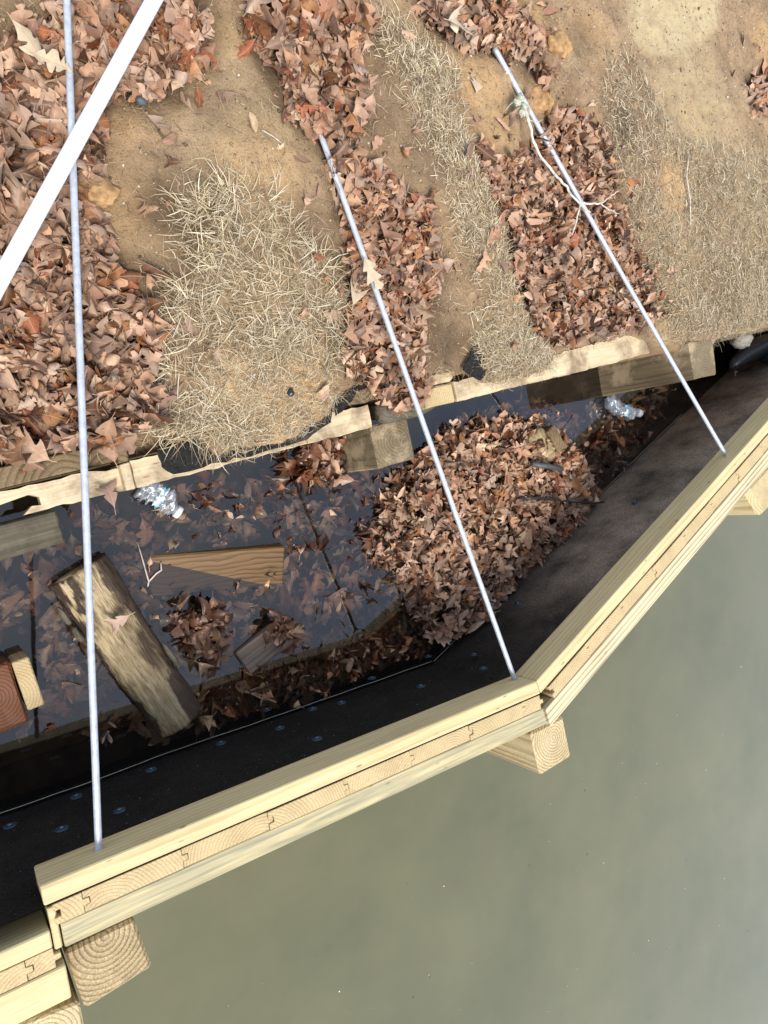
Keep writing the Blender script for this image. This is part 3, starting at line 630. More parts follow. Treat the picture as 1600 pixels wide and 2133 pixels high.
cap3 = arow([(952, 836), (1080, 804), (1200, 776), (1354, 735), (1336, 690), (1160, 738), (1040, 770), (944, 795)], 0.322)
oprism('cap_board', ragged(cap3, 3, 0.002), 0.286, 0.322, M_oldcap, 0.0)
cap4 = arow([(1500, 712), (1600, 688), (2300, 520), (2290, 490), (1500, 680)], 0.33)
oprism('cap_board', cap4, 0.29, 0.335, M_oldgrey, 0.003)

def old_pile(px, z, mat, label):
    P = [un(*q, z) for q in px]; c = sum(P) / 4; d = P[1] - P[0]
    M = frame((c[0], c[1], z), d)
    Mi = M.inverted(); loc = [Mi @ Vector(q) for q in P]
    o = prism('old_pile', [(v.x, v.y) for v in loc], -0.75, 0, mat, M, None, 0.005, 2, 0.0012, 3); return tag(o, label, 'pile')
old_pile([(789, 977), (866, 955), (848, 868), (772, 886)], 0.208, M_oldpile, 'short old square pile with a sandy top in front of the old bulkhead')
old_pile([(1448, 790), (1494, 780), (1484, 704), (1436, 712)], 0.395, M_oldpile, 'tall grey old square pile beneath the right tie rod')
# rough dark log stub between the caps
V, f = tube_arrays([xy_(*la(788, 862, 0.24)) + (0.228,), xy_(*la(800, 858, 0.24)) + (0.232,), xy_(*la(870, 842, 0.25)) + (0.238,), xy_(*la(900, 836, 0.25)) + (0.236,)], [0.022, 0.034, 0.034, 0.026], 14)
V += (np.random.default_rng(4).random(V.shape) - 0.5) * 0.006
o = link('log_stub', make_mesh('log_stub', V, f, None, True), M_oldgrey); tag(o, 'rough dark wood stub wedged behind the sandy old pile', 'log stub')

# weed cloth scraps and flaps
def cloth(name, px, zf, mat, label, seed):
    P = [un(u, v, zf) for u, v in px]; c = sum(P) / len(P)
    bm = bmesh.new(); vs_ = [bm.verts.new(Vector(p - c)) for p in P]; bm.faces.new(vs_)
    bmesh.ops.triangulate(bm, faces=bm.faces); bmesh.ops.subdivide_edges(bm, edges=bm.edges, cuts=4, use_grid_fill=True)
    for v in bm.verts:
        w = v.co + Vector(c); v.co.z += 0.014 * (fbm(w.x, w.y, 22, seed) - 0.4); v.co.xy += Vector((vnoise(w.x, w.y, 60, seed) - .5, vnoise(w.x, w.y, 60, seed + 4) - .5)) * 0.008
    bmesh.ops.recalc_face_normals(bm, faces=bm.faces)
    ret = bmesh.ops.extrude_face_region(bm, geom=list(bm.faces)); 
    for g in ret['geom']:
        if isinstance(g, bmesh.types.BMVert): g.co.z -= 0.003
    me = bpy.data.meshes.new(name); bm.to_mesh(me); bm.free()
    o = link(name, me, mat, None, Matrix.Translation(c)); return tag(o, label, 'cloth', 'scraps of weed cloth under the sod')
cloth('weed_cloth', [(330, 940), (420, 905), (560, 890), (690, 850), (690, 880), (640, 915), (520, 950), (440, 968), (362, 990), (336, 968)], 0.295, M_weed, 'long black weed cloth strip under the front edge of the middle sod', 2)
cloth('weed_cloth', [(700, 868), (735, 835), (746, 805), (720, 785), (700, 790), (697, 830)], 0.300, M_weed, 'black weed cloth flap at the right end of the middle sod', 5)
cloth('weed_cloth', [(745, 815), (790, 795), (785, 780), (740, 788)], 0.298, M_weed, 'small black weed cloth scrap behind the brown block', 7)
cloth('weed_cloth', [(965, 770), (1000, 795), (1040, 740), (1020, 712), (985, 720)], 0.353, M_weed, 'torn black weed cloth scrap on the bank left of the right cap board', 9)

# ------------------------------------------------------------------ dead leaves
def leaf_variant(kind, r):
    n = 24; t = np.linspace(0, 1, n + 1)
    if kind == 'white':
        lob = r.integers(2, 4); env = r.uniform(0.25, 0.35) * np.sin(np.pi * (0.04 + 0.93 * t) ** 0.85) ** 0.6; d = r.uniform(0.5, 0.78); sl = r.uniform(0.12, 0.34)
        wv = lambda ph: env * (0.35 + 0.65 * sstep(0, 0.45, t)) * (1 - d * (0.5 + 0.5 * np.cos(2 * np.pi * ((lob + 0.5) * t ** 1.1 + ph))) ** 2.6)
    elif kind == 'red':
        lob = 3; env = 0.38 * np.sin(np.pi * (0.02 + 0.97 * t) ** 0.75) ** 0.8 + 0.012; d = r.uniform(0.65, 0.82); sl = r.uniform(0.35, 0.6)
        def wv(ph):
            s_ = np.abs(((lob * t + ph) % 1) - 0.5) * 2
            return env * (1 - d * s_ ** 0.8)
    else:
        env = r.uniform(0.13, 0.22) * np.sin(np.pi * (0.01 + 0.98 * t) ** 0.9) ** 0.8 + 0.01; sl = 0.0; wv = lambda ph: env * (1 + 0.06 * np.sin(40 * t + ph * 6))
    wl, wr = wv(r.uniform(-.10, .10)), wv(r.uniform(-.10, .10)); wl[-1] = wr[-1] = 0.015; wl[0] = wr[0] = 0.010
    bend = 0.10 * np.sin(np.pi * t) * r.uniform(-1, 1)
    rows = []; uv = []
    fold = r.normal(0.35, 0.42); curl = r.normal(0.0, 2.4); rip = r.uniform(0.01, 0.06); cup = r.normal(0.6, 1.8); ph = r.uniform(0, 6)
    for i in range(n + 1):
        for sgn, w_ in ((-1, wl[i]), (-.5, wl[i]), (0, 0), (.5, wr[i]), (1, wr[i])):
            q = abs(sgn) * w_
            xx = t[i] + sl * q * (1 if 0 < i < n else 0); yy = sgn * w_ + bend[i]
            zz = q * math.tan(fold) * 0.8 + cup * q * q * 2.0 + rip * abs(sgn) * math.sin(11 * t[i] + sgn * 2 + ph)
            rows.append((xx, yy, zz)); uv.append((t[i], sgn * w_ / 0.3, 0))
    V = np.array(rows); th = curl * V[:, 0]                       # roll along the length
    if abs(curl) > 1e-3:
        x0, z0 = V[:, 0].copy(), V[:, 2].copy()
        V[:, 0] = np.sin(th) / curl - z0 * np.sin(th); V[:, 2] = (1 - np.cos(th)) / curl + z0 * np.cos(th)
    Fq = []
    for i in range(n):
        for c in range(4):
            a = i * 5 + c; Fq.append((a, a + 5, a + 6, a + 1))
    k = len(V); V = np.concatenate([V, [(-0.16, 0.02, 0.02), (-0.16, 0.035, 0.02), (0.0, 0.008, 0), (0.0, -0.008, 0)]])
    uv = np.array(uv + [(0, 0, 0)] * 4); Fq.append((k, k + 1, k + 2, k + 3))
    V[:, 0] -= 0.45; V[:, 2] -= V[:, 2].mean()
    return V, np.array(Fq)[:, ::-1], uv
PAL = np.array([(.40, .25, .155), (.50, .34, .225), (.55, .39, .27), (.42, .27, .18), (.27, .125, .055), (.28, .10, .045), (.36, .18, .08), (.12, .06, .035), (.60, .47, .29), (.42, .32, .24), (.30, .20, .14), (.46, .26, .13)])
PAL = PAL * np.array([1.04, 0.99, 0.98])
PALW = np.array([.14, .12, .08, .12, .13, .09, .09, .12, .015, .06, .09, .06]); PALW /= PALW.sum()
PAL_WET = np.array([(.10, .04, .02), (.13, .055, .03), (.16, .08, .05), (.075, .03, .017), (.19, .10, .065), (.12, .075, .05)])
lr = np.random.default_rng(21); KINDS = ['white'] * 32 + ['red'] * 5 + ['plain'] * 9
VARS = [leaf_variant(k, lr) for k in KINDS]
def rot_batch(n, az, tilt, tdir):
    """tilt about a horizontal axis tdir, after turning by az"""
    c, s_ = np.cos(az), np.sin(az); Z = np.zeros(n); O = np.ones(n)
    A = np.stack([np.stack([c, -s_, Z], 1), np.stack([s_, c, Z], 1), np.stack([Z, Z, O], 1)], 1)
    kx, ky = np.cos(tdir), np.sin(tdir); C, S = np.cos(tilt), np.sin(tilt); v = 1 - C
    B = np.stack([np.stack([C + kx * kx * v, kx * ky * v, ky * S], 1), np.stack([kx * ky * v, C + ky * ky * v, -kx * S], 1), np.stack([-ky * S, kx * S, C], 1)], 1)
    return B @ A
def rnd_poly(P, n, r):
    P = np.array(P); lo_, hi_ = P.min(0), P.max(0); out = np.zeros((0, 2))
    while len(out) < n:
        q = r.uniform(lo_, hi_, (n * 2, 2)); out = np.concatenate([out, q[in_poly(q[:, 0], q[:, 1], P)]])
    return out[:n]
leaf_proto = {}
def leaf_mesh(v, ci, pal, wet):
    key = (v, ci, wet)
    if key not in leaf_proto:
        V, Fq, uv = VARS[v]; me = make_mesh('leaf', V, [Fq], {'col': np.tile([*pal[ci], 1.0], (len(V), 1)), 'luv': uv}, True)
        me.materials.append(M_leafwet if wet else M_leaf); leaf_proto[key] = me
    return leaf_proto[key]
def leaf_batch(r, pts, z, size, tilt, pal, palw, wet, parent, n_single, name='leaf_mass', flip=0.45):
    n = len(pts); vi = r.integers(0, len(VARS), n); ci = r.choice(len(pal), n, p=palw)
    R = rot_batch(n, r.uniform(0, 2 * np.pi, n), tilt * (r.random(n) < 2) + np.where(r.random(n) < flip, np.pi, 0), r.uniform(0, 2 * np.pi, n))
    order = np.argsort(-z); single = set(order[:n_single].tolist()); Vs, Fs, Cs, Us, off = [], [], [], [], 0
    for i in range(n):
        V, Fq, uv = VARS[vi[i]]
        if i in single:
            M = Matrix([[*(R[i][k] * size[i]).tolist(), float(c)] for k, c in enumerate((pts[i][0], pts[i][1], z[i]))] + [[0, 0, 0, 1]])
            link('leaf', leaf_mesh(int(vi[i]), int(ci[i]), pal, wet), None, parent, M); continue
        Vs.append((V * size[i]) @ R[i].T + [pts[i][0], pts[i][1], z[i]]); Fs.append(Fq + off); off += len(V)
        c = pal[ci[i]] * r.uniform(0.5, 1.3); Cs.append(np.tile([*c, 1.0], (len(V), 1))); Us.append(uv)
    if Vs:
        o = link(name, make_mesh(name, np.concatenate(Vs), [np.concatenate(Fs)], {'col': np.concatenate(Cs), 'luv': np.concatenate(Us)}, True), M_leafwet if wet else M_leaf, parent); o['kind'] = 'stuff'
def leaf_heap(label, poly, n, n_single, surf, thick, size, seed, tilt=0.45, pal=PAL, palw=PALW, wet=False):
    r = np.random.default_rng(seed); pts = rnd_poly(poly, n, r); c = np.mean(np.array(poly), 0)
    t = empty('leaf_litter', (c[0], c[1], float(surf(np.array([c[0]]), np.array([c[1]]))[0])), label, 'leaves', 'drifts of fallen oak leaves')
    z = surf(pts[:, 0], pts[:, 1]) + 0.006 + thick * r.random(n)
    leaf_batch(r, pts, z, r.uniform(size[0], size[1], n), np.abs(r.normal(0, tilt, n)), pal, palw, wet, t, n_single)
    return t
leaf_heap('deep drift of brown oak leaves under the left tie rod', Z_L1, 1500, 95, G, 0.050, (0.042, 0.094), 31, 0.45)
leaf_heap('brown leaf drift burying the far end of the middle tie rod', Z_L2a, 520, 25, G, 0.075, (0.042, 0.078), 32)
leaf_heap('brown leaf drift beside the middle tie rod down to the old cap', Z_L2b, 850, 45, G, 0.040, (0.038, 0.078), 33, 0.42)
_r = np.random.default_rng(77); _p = np.stack([_r.uniform(0.1, 2.7, 9000), _r.uniform(0.1, 2.0, 9000)], 1); _m = samp(blur(m_leaf, 8), _p[:, 0], _p[:, 1]); _a, _s = as_(_p[:, 0], _p[:, 1])
_p = _p[(_m > 0.03) & (samp(m_leaf, _p[:, 0], _p[:, 1]) < 0.5) & (_r.random(9000) < 0.20 * _m ** .6) & (_s > e_of(_a) + .03)]
_t = empty('leaf_litter', (1.2, 1.0, 0.38), 'single stray leaves scattered on the soil around the drifts', 'leaves', 'drifts of fallen oak leaves')
leaf_batch(_r, _p, G(_p[:, 0], _p[:, 1]) + 0.010, _r.uniform(0.025, 0.068, len(_p)), np.abs(_r.normal(0, 0.25, len(_p))), PAL, PALW, False, _t, 0)
leaf_heap('leaf drift at the top edge near the tip of the right tie rod', Z_L3a, 420, 20, G, 0.040, (0.040, 0.075), 34)
leaf_heap('dense brown leaf drift under the right tie rod', Z_L3b, 1500, 50, G, 0.034, (0.036, 0.072), 35, 0.42)
leaf_heap('small dark leaf pocket at the right edge of the bank', Z_L4, 45, 4, G, 0.02, (0.05, 0.08), 36)
heap_s = lambda x, y: bed(x, y)
leaf_heap('dense tan leaf heap standing out of the pond water', Z_HEAP, 1700, 60, heap_s, 0.036, (0.036, 0.076), 37, 0.42, PAL * 1.10)
# loose leaves in and on the pond
def water_leaves(label, px, n, n_single, z0, z1, size, seed, wet=True, tilt=0.15, pal=PAL_WET, cat='leaves'):
    r = np.random.default_rng(seed); poly = [un(u, v, 0)[:2] for u, v in px]; pts = rnd_poly(poly, n, r); c = np.mean(np.array(poly), 0)
    t = empty('leaf_litter', (c[0], c[1], 0.0), label, cat, 'drifts of fallen oak leaves')
    leaf_batch(r, pts, r.uniform(z0, z1, n), r.uniform(size[0], size[1], n), np.abs(r.normal(0, tilt, n)), pal, np.full(len(pal), 1 / len(pal)), wet, t, n_single)
POND_PX = [(-40, 1560), (-40, 1120), (280, 1030), (500, 990), (700, 990), (860, 960), (960, 870), (1100, 830), (1250, 850), (1420, 800), (1330, 940), (1240, 1050), (1000, 1290), (800, 1390), (400, 1530)]
PAL_SUB = PAL * 1.15
water_leaves('sunken leaves lying on the bottom of the pond', POND_PX, 1500, 0, -0.075, -0.012, (0.05, 0.095), 41, tilt=0.22, pal=PAL_SUB)
water_leaves('wet dark leaf clump standing out of the water right of the log', [(365, 1260), (420, 1245), (465, 1290), (470, 1340), (425, 1390), (385, 1350), (362, 1300)], 60, 10, -0.01, 0.045, (0.06, 0.10), 42, tilt=0.6, pal=np.concatenate([PAL_WET, PAL[:3] * .7]))
water_leaves('little leaf clump on the end of the small grey plank', [(545, 1300), (570, 1280), (620, 1320), (600, 1350), (560, 1330)], 22, 6, 0.02, 0.05, (0.055, 0.09), 43, tilt=0.5, pal=np.concatenate([PAL_WET, PAL[:4] * .7]))
water_leaves('wet leaves caught under the front edge of the middle cap', [(575, 960), (700, 925), (712, 975), (690, 1005), (640, 1000), (600, 985)], 60, 8, 0.0, 0.035, (0.06, 0.10), 44, tilt=0.5, pal=np.concatenate([PAL_WET, PAL[:6] * .8]))
water_leaves('curled wet leaf bits floating between the planks and the heap', [(420, 1010), (640, 1000), (820, 1010), (760, 1120), (790, 1200), (860, 1260), (700, 1250), (600, 1200), (590, 1120), (360, 1130)], 60, 0, -0.008, 0.002, (0.025, 0.07), 45, tilt=0.35)
water_leaves('loose wet leaves along the left foot of the leaf heap', [(740, 1100), (830, 1020), (900, 930), (960, 870), (1010, 870), (880, 1000), (840, 1090), (880, 1230), (930, 1330), (880, 1310), (790, 1190)], 130, 0, -0.015, 0.02, (0.05, 0.085), 46, tilt=0.4, pal=np.concatenate([PAL_WET, PAL[:4] * .8]))
water_leaves('red brown wet leaves in the dark water right of the leaf heap', [(1190, 930), (1270, 850), (1390, 830), (1330, 930), (1260, 1020), (1245, 1000)], 120, 0, -0.06, -0.004, (0.05, 0.09), 47, tilt=0.3, pal=np.concatenate([PAL_WET, PAL[4:7]]))

PAL_AMB = np.array([(.40, .18, .07), (.30, .12, .045), (.34, .19, .09), (.46, .27, .13), (.24, .09, .035), (.38, .25, .14)])
water_leaves('amber brown sunken leaves along the foot of the black felt', [(330, 1500), (400, 1430), (560, 1375), (740, 1315), (880, 1250), (930, 1345), (880, 1372), (800, 1390), (640, 1450), (420, 1525)], 260, 0, -0.05, -0.006, (0.05, 0.09), 48, tilt=0.2, pal=PAL_AMB)

# single leaves that stand out
def one_leaf(px, z, size, az, kind, color, label, tilt=0.1, seed=0):
    r = np.random.default_rng(seed)
    V, Fq, uv = leaf_variant(kind, r); V = V * [1, 1, 0.35]
    me = make_mesh('oak_leaf', V * size, [Fq], {'col': np.tile([*color, 1.0], (len(V), 1)), 'luv': uv}, True); me.materials.append(M_leaf)
    p = un(*px, z); o = link('oak_leaf', me, None, None, Matrix.Translation(p) @ Matrix.Rotation(tilt, 4, 'Y') @ Matrix.Rotation(az, 4, 'Z')); return tag(o, label, 'leaf', 'single oak leaves')
PALE = (.60, .50, .32)
one_leaf((238, 1300), 0.112, 0.085, -2.6, 'white', (.50, .35, .27), 'pinkish lobed leaf lying on the floating log', 0.05, 3)
one_leaf((738, 600), 0.385, 0.095, 1.4, 'red', PALE, 'pale pointed leaf left of the middle tie rod', 0.1, 5)
one_leaf((775, 565), 0.435, 0.085, -0.9, 'red', PALE, 'cream leaf draped over the middle tie rod', 0.15, 7)
one_leaf((955, 48), 0.47, 0.11, 0.4, 'red', (.62, .54, .38), 'large cream leaf on top of the drift at the top edge', 0.1, 8)
one_leaf((60, 90), 0.43, 0.085, -0.7, 'white', (.52, .43, .27), 'yellowish lobed leaf beside bare soil at the upper left', 0.2, 9)
one_leaf((110, 130), 0.435, 0.085, -0.2, 'white', (.55, .46, .29), 'straw coloured lobed leaf left of the left rod near the top', 0.1, 10)
one_leaf((990, 170), 0.425, 0.075, 1.5, 'red', (.58, .47, .32), 'small cream leaf alone on tan soil left of the right rod', 0.1, 12)
one_leaf((1530, 775), 0.16, 0.06, 1.0, 'white', (.30, .13, .07), 'brown leaf in the dark gap under the black fitting', 0.3, 13)
one_leaf((305, 565), 0.37, 0.085, 2.0, 'white', (.38, .22, .12), 'orange brown leaf on bare soil left of the grass', 0.15, 14)
one_leaf((750, 690), 0.375, 0.11, 0.3, 'red', (.30, .14, .075), 'large rust brown leaf near the right side of the middle sod', 0.25, 15)
one_leaf((1085, 545), 0.40, 0.09, 1.2, 'white', (.36, .17, .08), 'orange brown leaf at the left edge of the right drift', 0.2, 16)
one_leaf((220, 1015), 0.28, 0.10, 1.9, 'white', (.30, .17, .12), 'curled brown leaf hanging over the split cap board', 0.35, 17)

# ------------------------------------------------------------------ dry grass and straw
def blades(name, label, P2, base_z, length, width, az, lift, colors, r, parent=None):
    n = len(P2); w = width / 2; st = np.array([0, 0.4, 0.75, 1.0])
    cv = r.normal(0, 0.9, n); V = np.zeros((n, 7, 3)); d0 = np.stack([np.cos(az), np.sin(az)], 1)
    x = P2[:, 0].copy(); y = P2[:, 1].copy(); z = base_z.copy(); prev = 0.0
    for k, s_ in enumerate(st):
        a = az + cv * s_; el = lift * (1 - 0.8 * s_) - 0.15 * s_; ds = (s_ - prev) * length; prev = s_
        x += np.cos(a) * np.cos(el) * ds; y += np.sin(a) * np.cos(el) * ds; z += np.sin(el) * ds
        ww = w * (1 - 0.55 * s_)
        if k < 3:
            V[:, 2 * k, 0] = x - np.sin(a) * ww; V[:, 2 * k, 1] = y + np.cos(a) * ww; V[:, 2 * k, 2] = z
            V[:, 2 * k + 1, 0] = x + np.sin(a) * ww; V[:, 2 * k + 1, 1] = y - np.cos(a) * ww; V[:, 2 * k + 1, 2] = z + ww * 0.5
        else: V[:, 6, 0], V[:, 6, 1], V[:, 6, 2] = x, y, z
    o = np.arange(n)[:, None] * 7
    Qd = np.concatenate([o + np.array([0, 1, 3, 2]), o + np.array([2, 3, 5, 4])]); Tr = o + np.array([4, 5, 6])
    ci = r.integers(0, len(colors), n); c = np.array(colors)[ci] * r.uniform(0.75, 1.2, (n, 1))
    C = np.repeat(np.concatenate([c * 0.92, np.ones((n, 1))], 1), 7, axis=0)
    ob = link(name, make_mesh(name, V.reshape(-1, 3), [Qd, Tr], {'col': C}), M_straw, parent)
    return tag(ob, label, 'grass', None, 'stuff')
STRAW = [(.56, .45, .28), (.66, .56, .38), (.46, .35, .20), (.30, .22, .125), (.72, .63, .46), (.50, .39, .23), (.22, .155, .09)]
def grass(label, poly, n, seed, az0, spread, thin=None, L=(0.022, 0.055), lift=0.5, wd=(0.0012, 0.0026), tuft=True):
    r = np.random.default_rng(seed); P2 = rnd_poly(poly, n, r)
    if tuft:                                             # gather blades into tufts
        tc = rnd_poly(poly, n // 9, r); P2 = tc[r.integers(0, len(tc), n)] + r.normal(0, 0.011, (n, 2)) + r.normal(0, 0.05, (n, 2)) * (r.random((n, 1)) < 0.22)
    keep = (0.25 + 0.95 * fbm(P2[:, 0], P2[:, 1], 9, seed)) > r.random(n) * 0.95
    if thin:
        for (u, v, rad) in thin:
            p = ung(u, v); keep &= (np.hypot(P2[:, 0] - p[0], P2[:, 1] - p[1]) > rad * r.uniform(0.7, 1.1, n)) | (r.random(n) < 0.25)
    P2 = P2[keep]; a_, s_ = as_(P2[:, 0], P2[:, 1]); P2 = P2[s_ > e_of(a_)]; n = len(P2)
    blades('dry_grass', label, P2, G(P2[:, 0], P2[:, 1]) - 0.002, r.uniform(*L, n), r.uniform(*wd, n), r.normal(az0, spread, n), np.abs(r.normal(lift, 0.3, n)), STRAW, r)
grass('straw coloured dead grass on the middle sod', Z_G1, 7500, 51, -1.2, 2.2, [(500, 800, .10), (620, 830, .11)], L=(0.025, 0.075), wd=(0.0010, 0.0027))
grass('dead grass strip between the middle and the right leaf drifts', Z_G2, 11000, 52, 2.6, 1.6, L=(0.02, 0.05), wd=(0.0009, 0.0022))
grass('dead grass on the right part of the bank', Z_G3, 26000, 53, -2.5, 1.3, [(1390, 390, .08)], L=(0.018, 0.050), wd=(0.0010, 0.0023))
r = np.random.default_rng(60)                              # straw litter and rootlets over the bare soil
full = polyw([(-60, -60), (1700, -60), (1700, 660), (1490, 690), (1350, 700), (1100, 760), (900, 790), (700, 840), (330, 930), (-60, 980)])
P2 = rnd_poly(full, 16000, r); kp = samp(m_leaf, P2[:, 0], P2[:, 1]) < 0.35; kp &= (samp(m_sand, P2[:, 0], P2[:, 1]) < .4) | (r.random(len(P2)) < .2); P2 = P2[kp]; n = len(P2)
blades('straw_litter', 'thin straw and rootlets scattered over the bare soil', P2, G(P2[:, 0], P2[:, 1]) + 0.001, r.uniform(0.008, 0.034, n), r.uniform(0.0006, 0.0014, n), r.uniform(0, 6.3, n), np.abs(r.normal(0.06, 0.1, n)), [(.46, .36, .22), (.55, .45, .29), (.22, .15, .09), (.14, .09, .055), (.36, .27, .16)], r)
# short curly thatch over the sandy parts of the sod
for lab, poly_, n_ in (('fine straw thatch over the sandy front of the middle sod', [(430, 760), (560, 720), (700, 740), (705, 830), (640, 905), (470, 940), (400, 900)], 2800),
                       ('fine straw thatch along the right cap board', [(985, 700), (1110, 700), (1160, 760), (1340, 695), (1345, 715), (1180, 765), (1060, 800), (1000, 790)], 2600),
                       ('fine straw thatch along the bank edge above the tall grey pile', [(1380, 660), (1600, 560), (1690, 570), (1690, 650), (1500, 700), (1440, 735), (1370, 705)], 4200)):
    P2 = rnd_poly(polyw(poly_), n_, r); a_, s_ = as_(P2[:, 0], P2[:, 1]); P2 = P2[s_ > e_of(a_) + 0.004]; n = len(P2)
    blades('straw_thatch', lab, P2, G(P2[:, 0], P2[:, 1]) + r.uniform(0, 0.006, n), r.uniform(0.010, 0.034, n), r.uniform(0.0006, 0.0015, n), r.uniform(0, 6.3, n), np.abs(r.normal(0.25, 0.25, n)), STRAW, r)
# rootlets hanging over the sod's front edge
a_ = r.uniform(-0.2, 3.0, 1500); s_ = e_of(a_) + r.uniform(-0.004, 0.05, 1500); ex, ey = xy_(a_, s_)
blades('edge_rootlets', 'pale rootlets and straw fringing the front edge of the sod', np.stack([ex, ey], 1), G(ex, ey) - 0.012, r.uniform(0.012, 0.045, 1500), r.uniform(0.0007, 0.0017, 1500), r.normal(-1.3, 0.9, 1500), r.normal(0.1, 0.3, 1500), STRAW, r)

# ------------------------------------------------------------------ things in the pond
# floating log
p0, p1 = un(160, 1186, 0.03), un(372, 1500, 0.02); Lg = np.linalg.norm(p1 - p0); xs = np.linspace(0, Lg, 70); nseg = 48
ang = np.arange(nseg) * 2 * np.pi / nseg; XX, AN = np.meshgrid(xs, ang, indexing='ij')
RR = 0.072 - 0.012 * (XX / Lg) + 0.010 * (fbm(XX * 1.2, np.cos(AN) * 0.3 + np.sin(AN) * 0.17, 7, 2) - 0.5) + 0.006 * (vnoise(XX * 3, AN, 6, 5) - .5) + 0.004 * (vnoise(XX * 8, AN * 2, 9, 7) - .5)
VV = np.stack([XX, RR * np.cos(AN), RR * np.sin(AN) * 0.9], -1).reshape(-1, 3); i = np.arange(70 * nseg).reshape(70, nseg); j = np.roll(i, -1, axis=1)
fq = np.stack([i[:-1], j[:-1], j[1:], i[1:]], -1).reshape(-1, 4)
log = empty('log', (*p0[:2], 0), 'peeled log section with dark bark edges floating in the pond', 'log')
FL = frame(p0, p1 - p0)
link('log_body', make_mesh('log_body', VV, [fq[:, ::-1], np.stack([i[0]]), np.stack([i[-1][::-1]])], None, True), M_log, log, FL)
for k, (xx, yy, zz, sx) in enumerate([(0.075, -0.082, 0.02, 0.05), (0.13, -0.080, 0.018, 0.045), (0.19, -0.083, 0.012, 0.05), (0.30, 0.066, 0.035, 0.08)]):
    bm = bmesh.new(); bmesh.ops.create_icosphere(bm, subdivisions=2, radius=1.0)
    for v in bm.verts: v.co = Vector((v.co.x * sx * .5, v.co.y * 0.008, v.co.z * 0.014)) * (0.75 + 0.5 * float(vnoise(v.co.x * 3 + k, v.co.z * 3, 2.0, k)))
    me = bpy.data.meshes.new('bark_flake'); bm.to_mesh(me); bm.free(); link('bark_flake', me, M_oldgrey, log, FL @ Matrix.Translation((xx, yy, zz)))

def loose_board(name, c_px, e_px, width, thick, z0, z1, mat, label, cat, roll=0.0):
    p, q = un(*c_px, z0), un(*e_px, z1); d = q - p; L = np.linalg.norm(d); X = Vector(d / L); Z = Vector((0, 0, 1)); Y = Z.cross(X).normalized(); Z = X.cross(Y)
    M = Matrix(((X.x, Y.x, Z.x, p[0]), (X.y, Y.y, Z.y, p[1]), (X.z, Y.z, Z.z, p[2]), (0, 0, 0, 1))) @ Matrix.Rotation(roll, 4, 'X')
    o = prism(name, rect(0, L, -width / 2, width / 2), -thick, 0, mat, M, None, 0.004); return tag(o, label, cat)
loose_board('plank', (312, 1202), (592, 1178), 0.112, 0.038, -0.012, 0.019, M_plank, 'wet brown plank with a knot, half sunken in the pond', 'plank', math.radians(16))
loose_board('plank', (507, 1385), (585, 1325), 0.080, 0.036, 0.012, 0.022, M_greyplank, 'small weathered grey plank end by the wall reflection', 'plank', 0.08)
loose_board('plank', (365, 1300), (425, 1400), 0.07, 0.03, -0.035, -0.03, M_oldcap, 'short pale board lying under water below the leaf clump', 'plank')
st = un(14, 1462, 0.085)
stub = empty('sawn_stub', (st[0], st[1], 0), 'reddish sawn timber stub with a pale board at the left edge of the pond', 'timber stub')
FS = frame((st[0], st[1], 0.085), un(60, 1490, 0.085) - un(28, 1398, 0.085)) 
prism('stub_post', rect(-0.085, 0.060, -0.09, 0.030), -0.25, 0, M_redstub, FS, stub, 0.006, 2, 0.0015)
bo = prism('side_board', rect(-0.080, 0.035, 0.033, 0.068), -0.25, 0.010, M_sheet, FS, stub, 0.003); recentre(bo)
# little stake and grey tube and cord on the heap
sp_ = un(1160, 905, 0.08)
o = prism('stake', rect(-0.035, 0.06, -0.03, 0.014), -0.2, 0.0, M_oldsheet, frame((sp_[0], sp_[1], 0.08), un(1185, 935, .06) - un(1142, 858, .06)), None, 0.004, 1, 0.001); tag(o, 'short old stake with ringed end grain sticking out behind the leaf heap', 'stake')
M_clod = mat_simple('sandy_clod', (0.36, 0.27, 0.15), 0.95, 0.1, 0, 60, 0.5, 1.0)
def lump(name, px, z, s3, mat, label, cat, seed, az=0.0, amp=0.35, group=None):
    bm = bmesh.new(); bmesh.ops.create_icosphere(bm, subdivisions=4, radius=1.0)
    for v in bm.verts:
        n = v.co.normalized(); k = 1 + amp * (float(fbm(n.x * 1.3 + seed, n.y * 1.3 + n.z, 2.0, seed)) - 0.5) + amp * .3 * (float(fbm(n.x * 4 + seed, n.y * 4 + n.z * 3, 3.0, seed)) - .5)
        v.co = Vector((n.x * s3[0], n.y * s3[1], n.z * s3[2])) * k
    for f in bm.faces: f.smooth = True
    me = bpy.data.meshes.new(name); bm.to_mesh(me); bm.free(); p = un(*px, z)
    return tag(link(name, me, mat, None, Matrix.Translation(p) @ Matrix.Rotation(az, 4, 'Z')), label, cat, group)
lump('sand_clod', (1125, 930), 0.040, (0.085, 0.055, 0.03), M_clod, 'sandy clod on top of the leaf heap next to the stake', 'soil clod', 3, -0.6, 0.7)
tube('plastic_tube', [un(1108, 966, 0.088), un(1140, 971, 0.090), un(1170, 977, 0.088)], 0.0095, M_greytube, None, 14)
tag(bpy.data.objects['plastic_tube'], 'short dark grey plastic tube on the leaf heap', 'tube')
cp = [un(u, v, z) for u, v, z in [(1082, 1037, .075), (1110, 1037, .092), (1150, 1040, .096), (1200, 1046, .092), (1235, 1048, .085), (1258, 1046, .07)]]
tube('black_cord', cp, 0.0038, M_black, None, 8); tag(bpy.data.objects['black_cord'], 'black cord lying across the leaf heap towards the felt', 'cord')

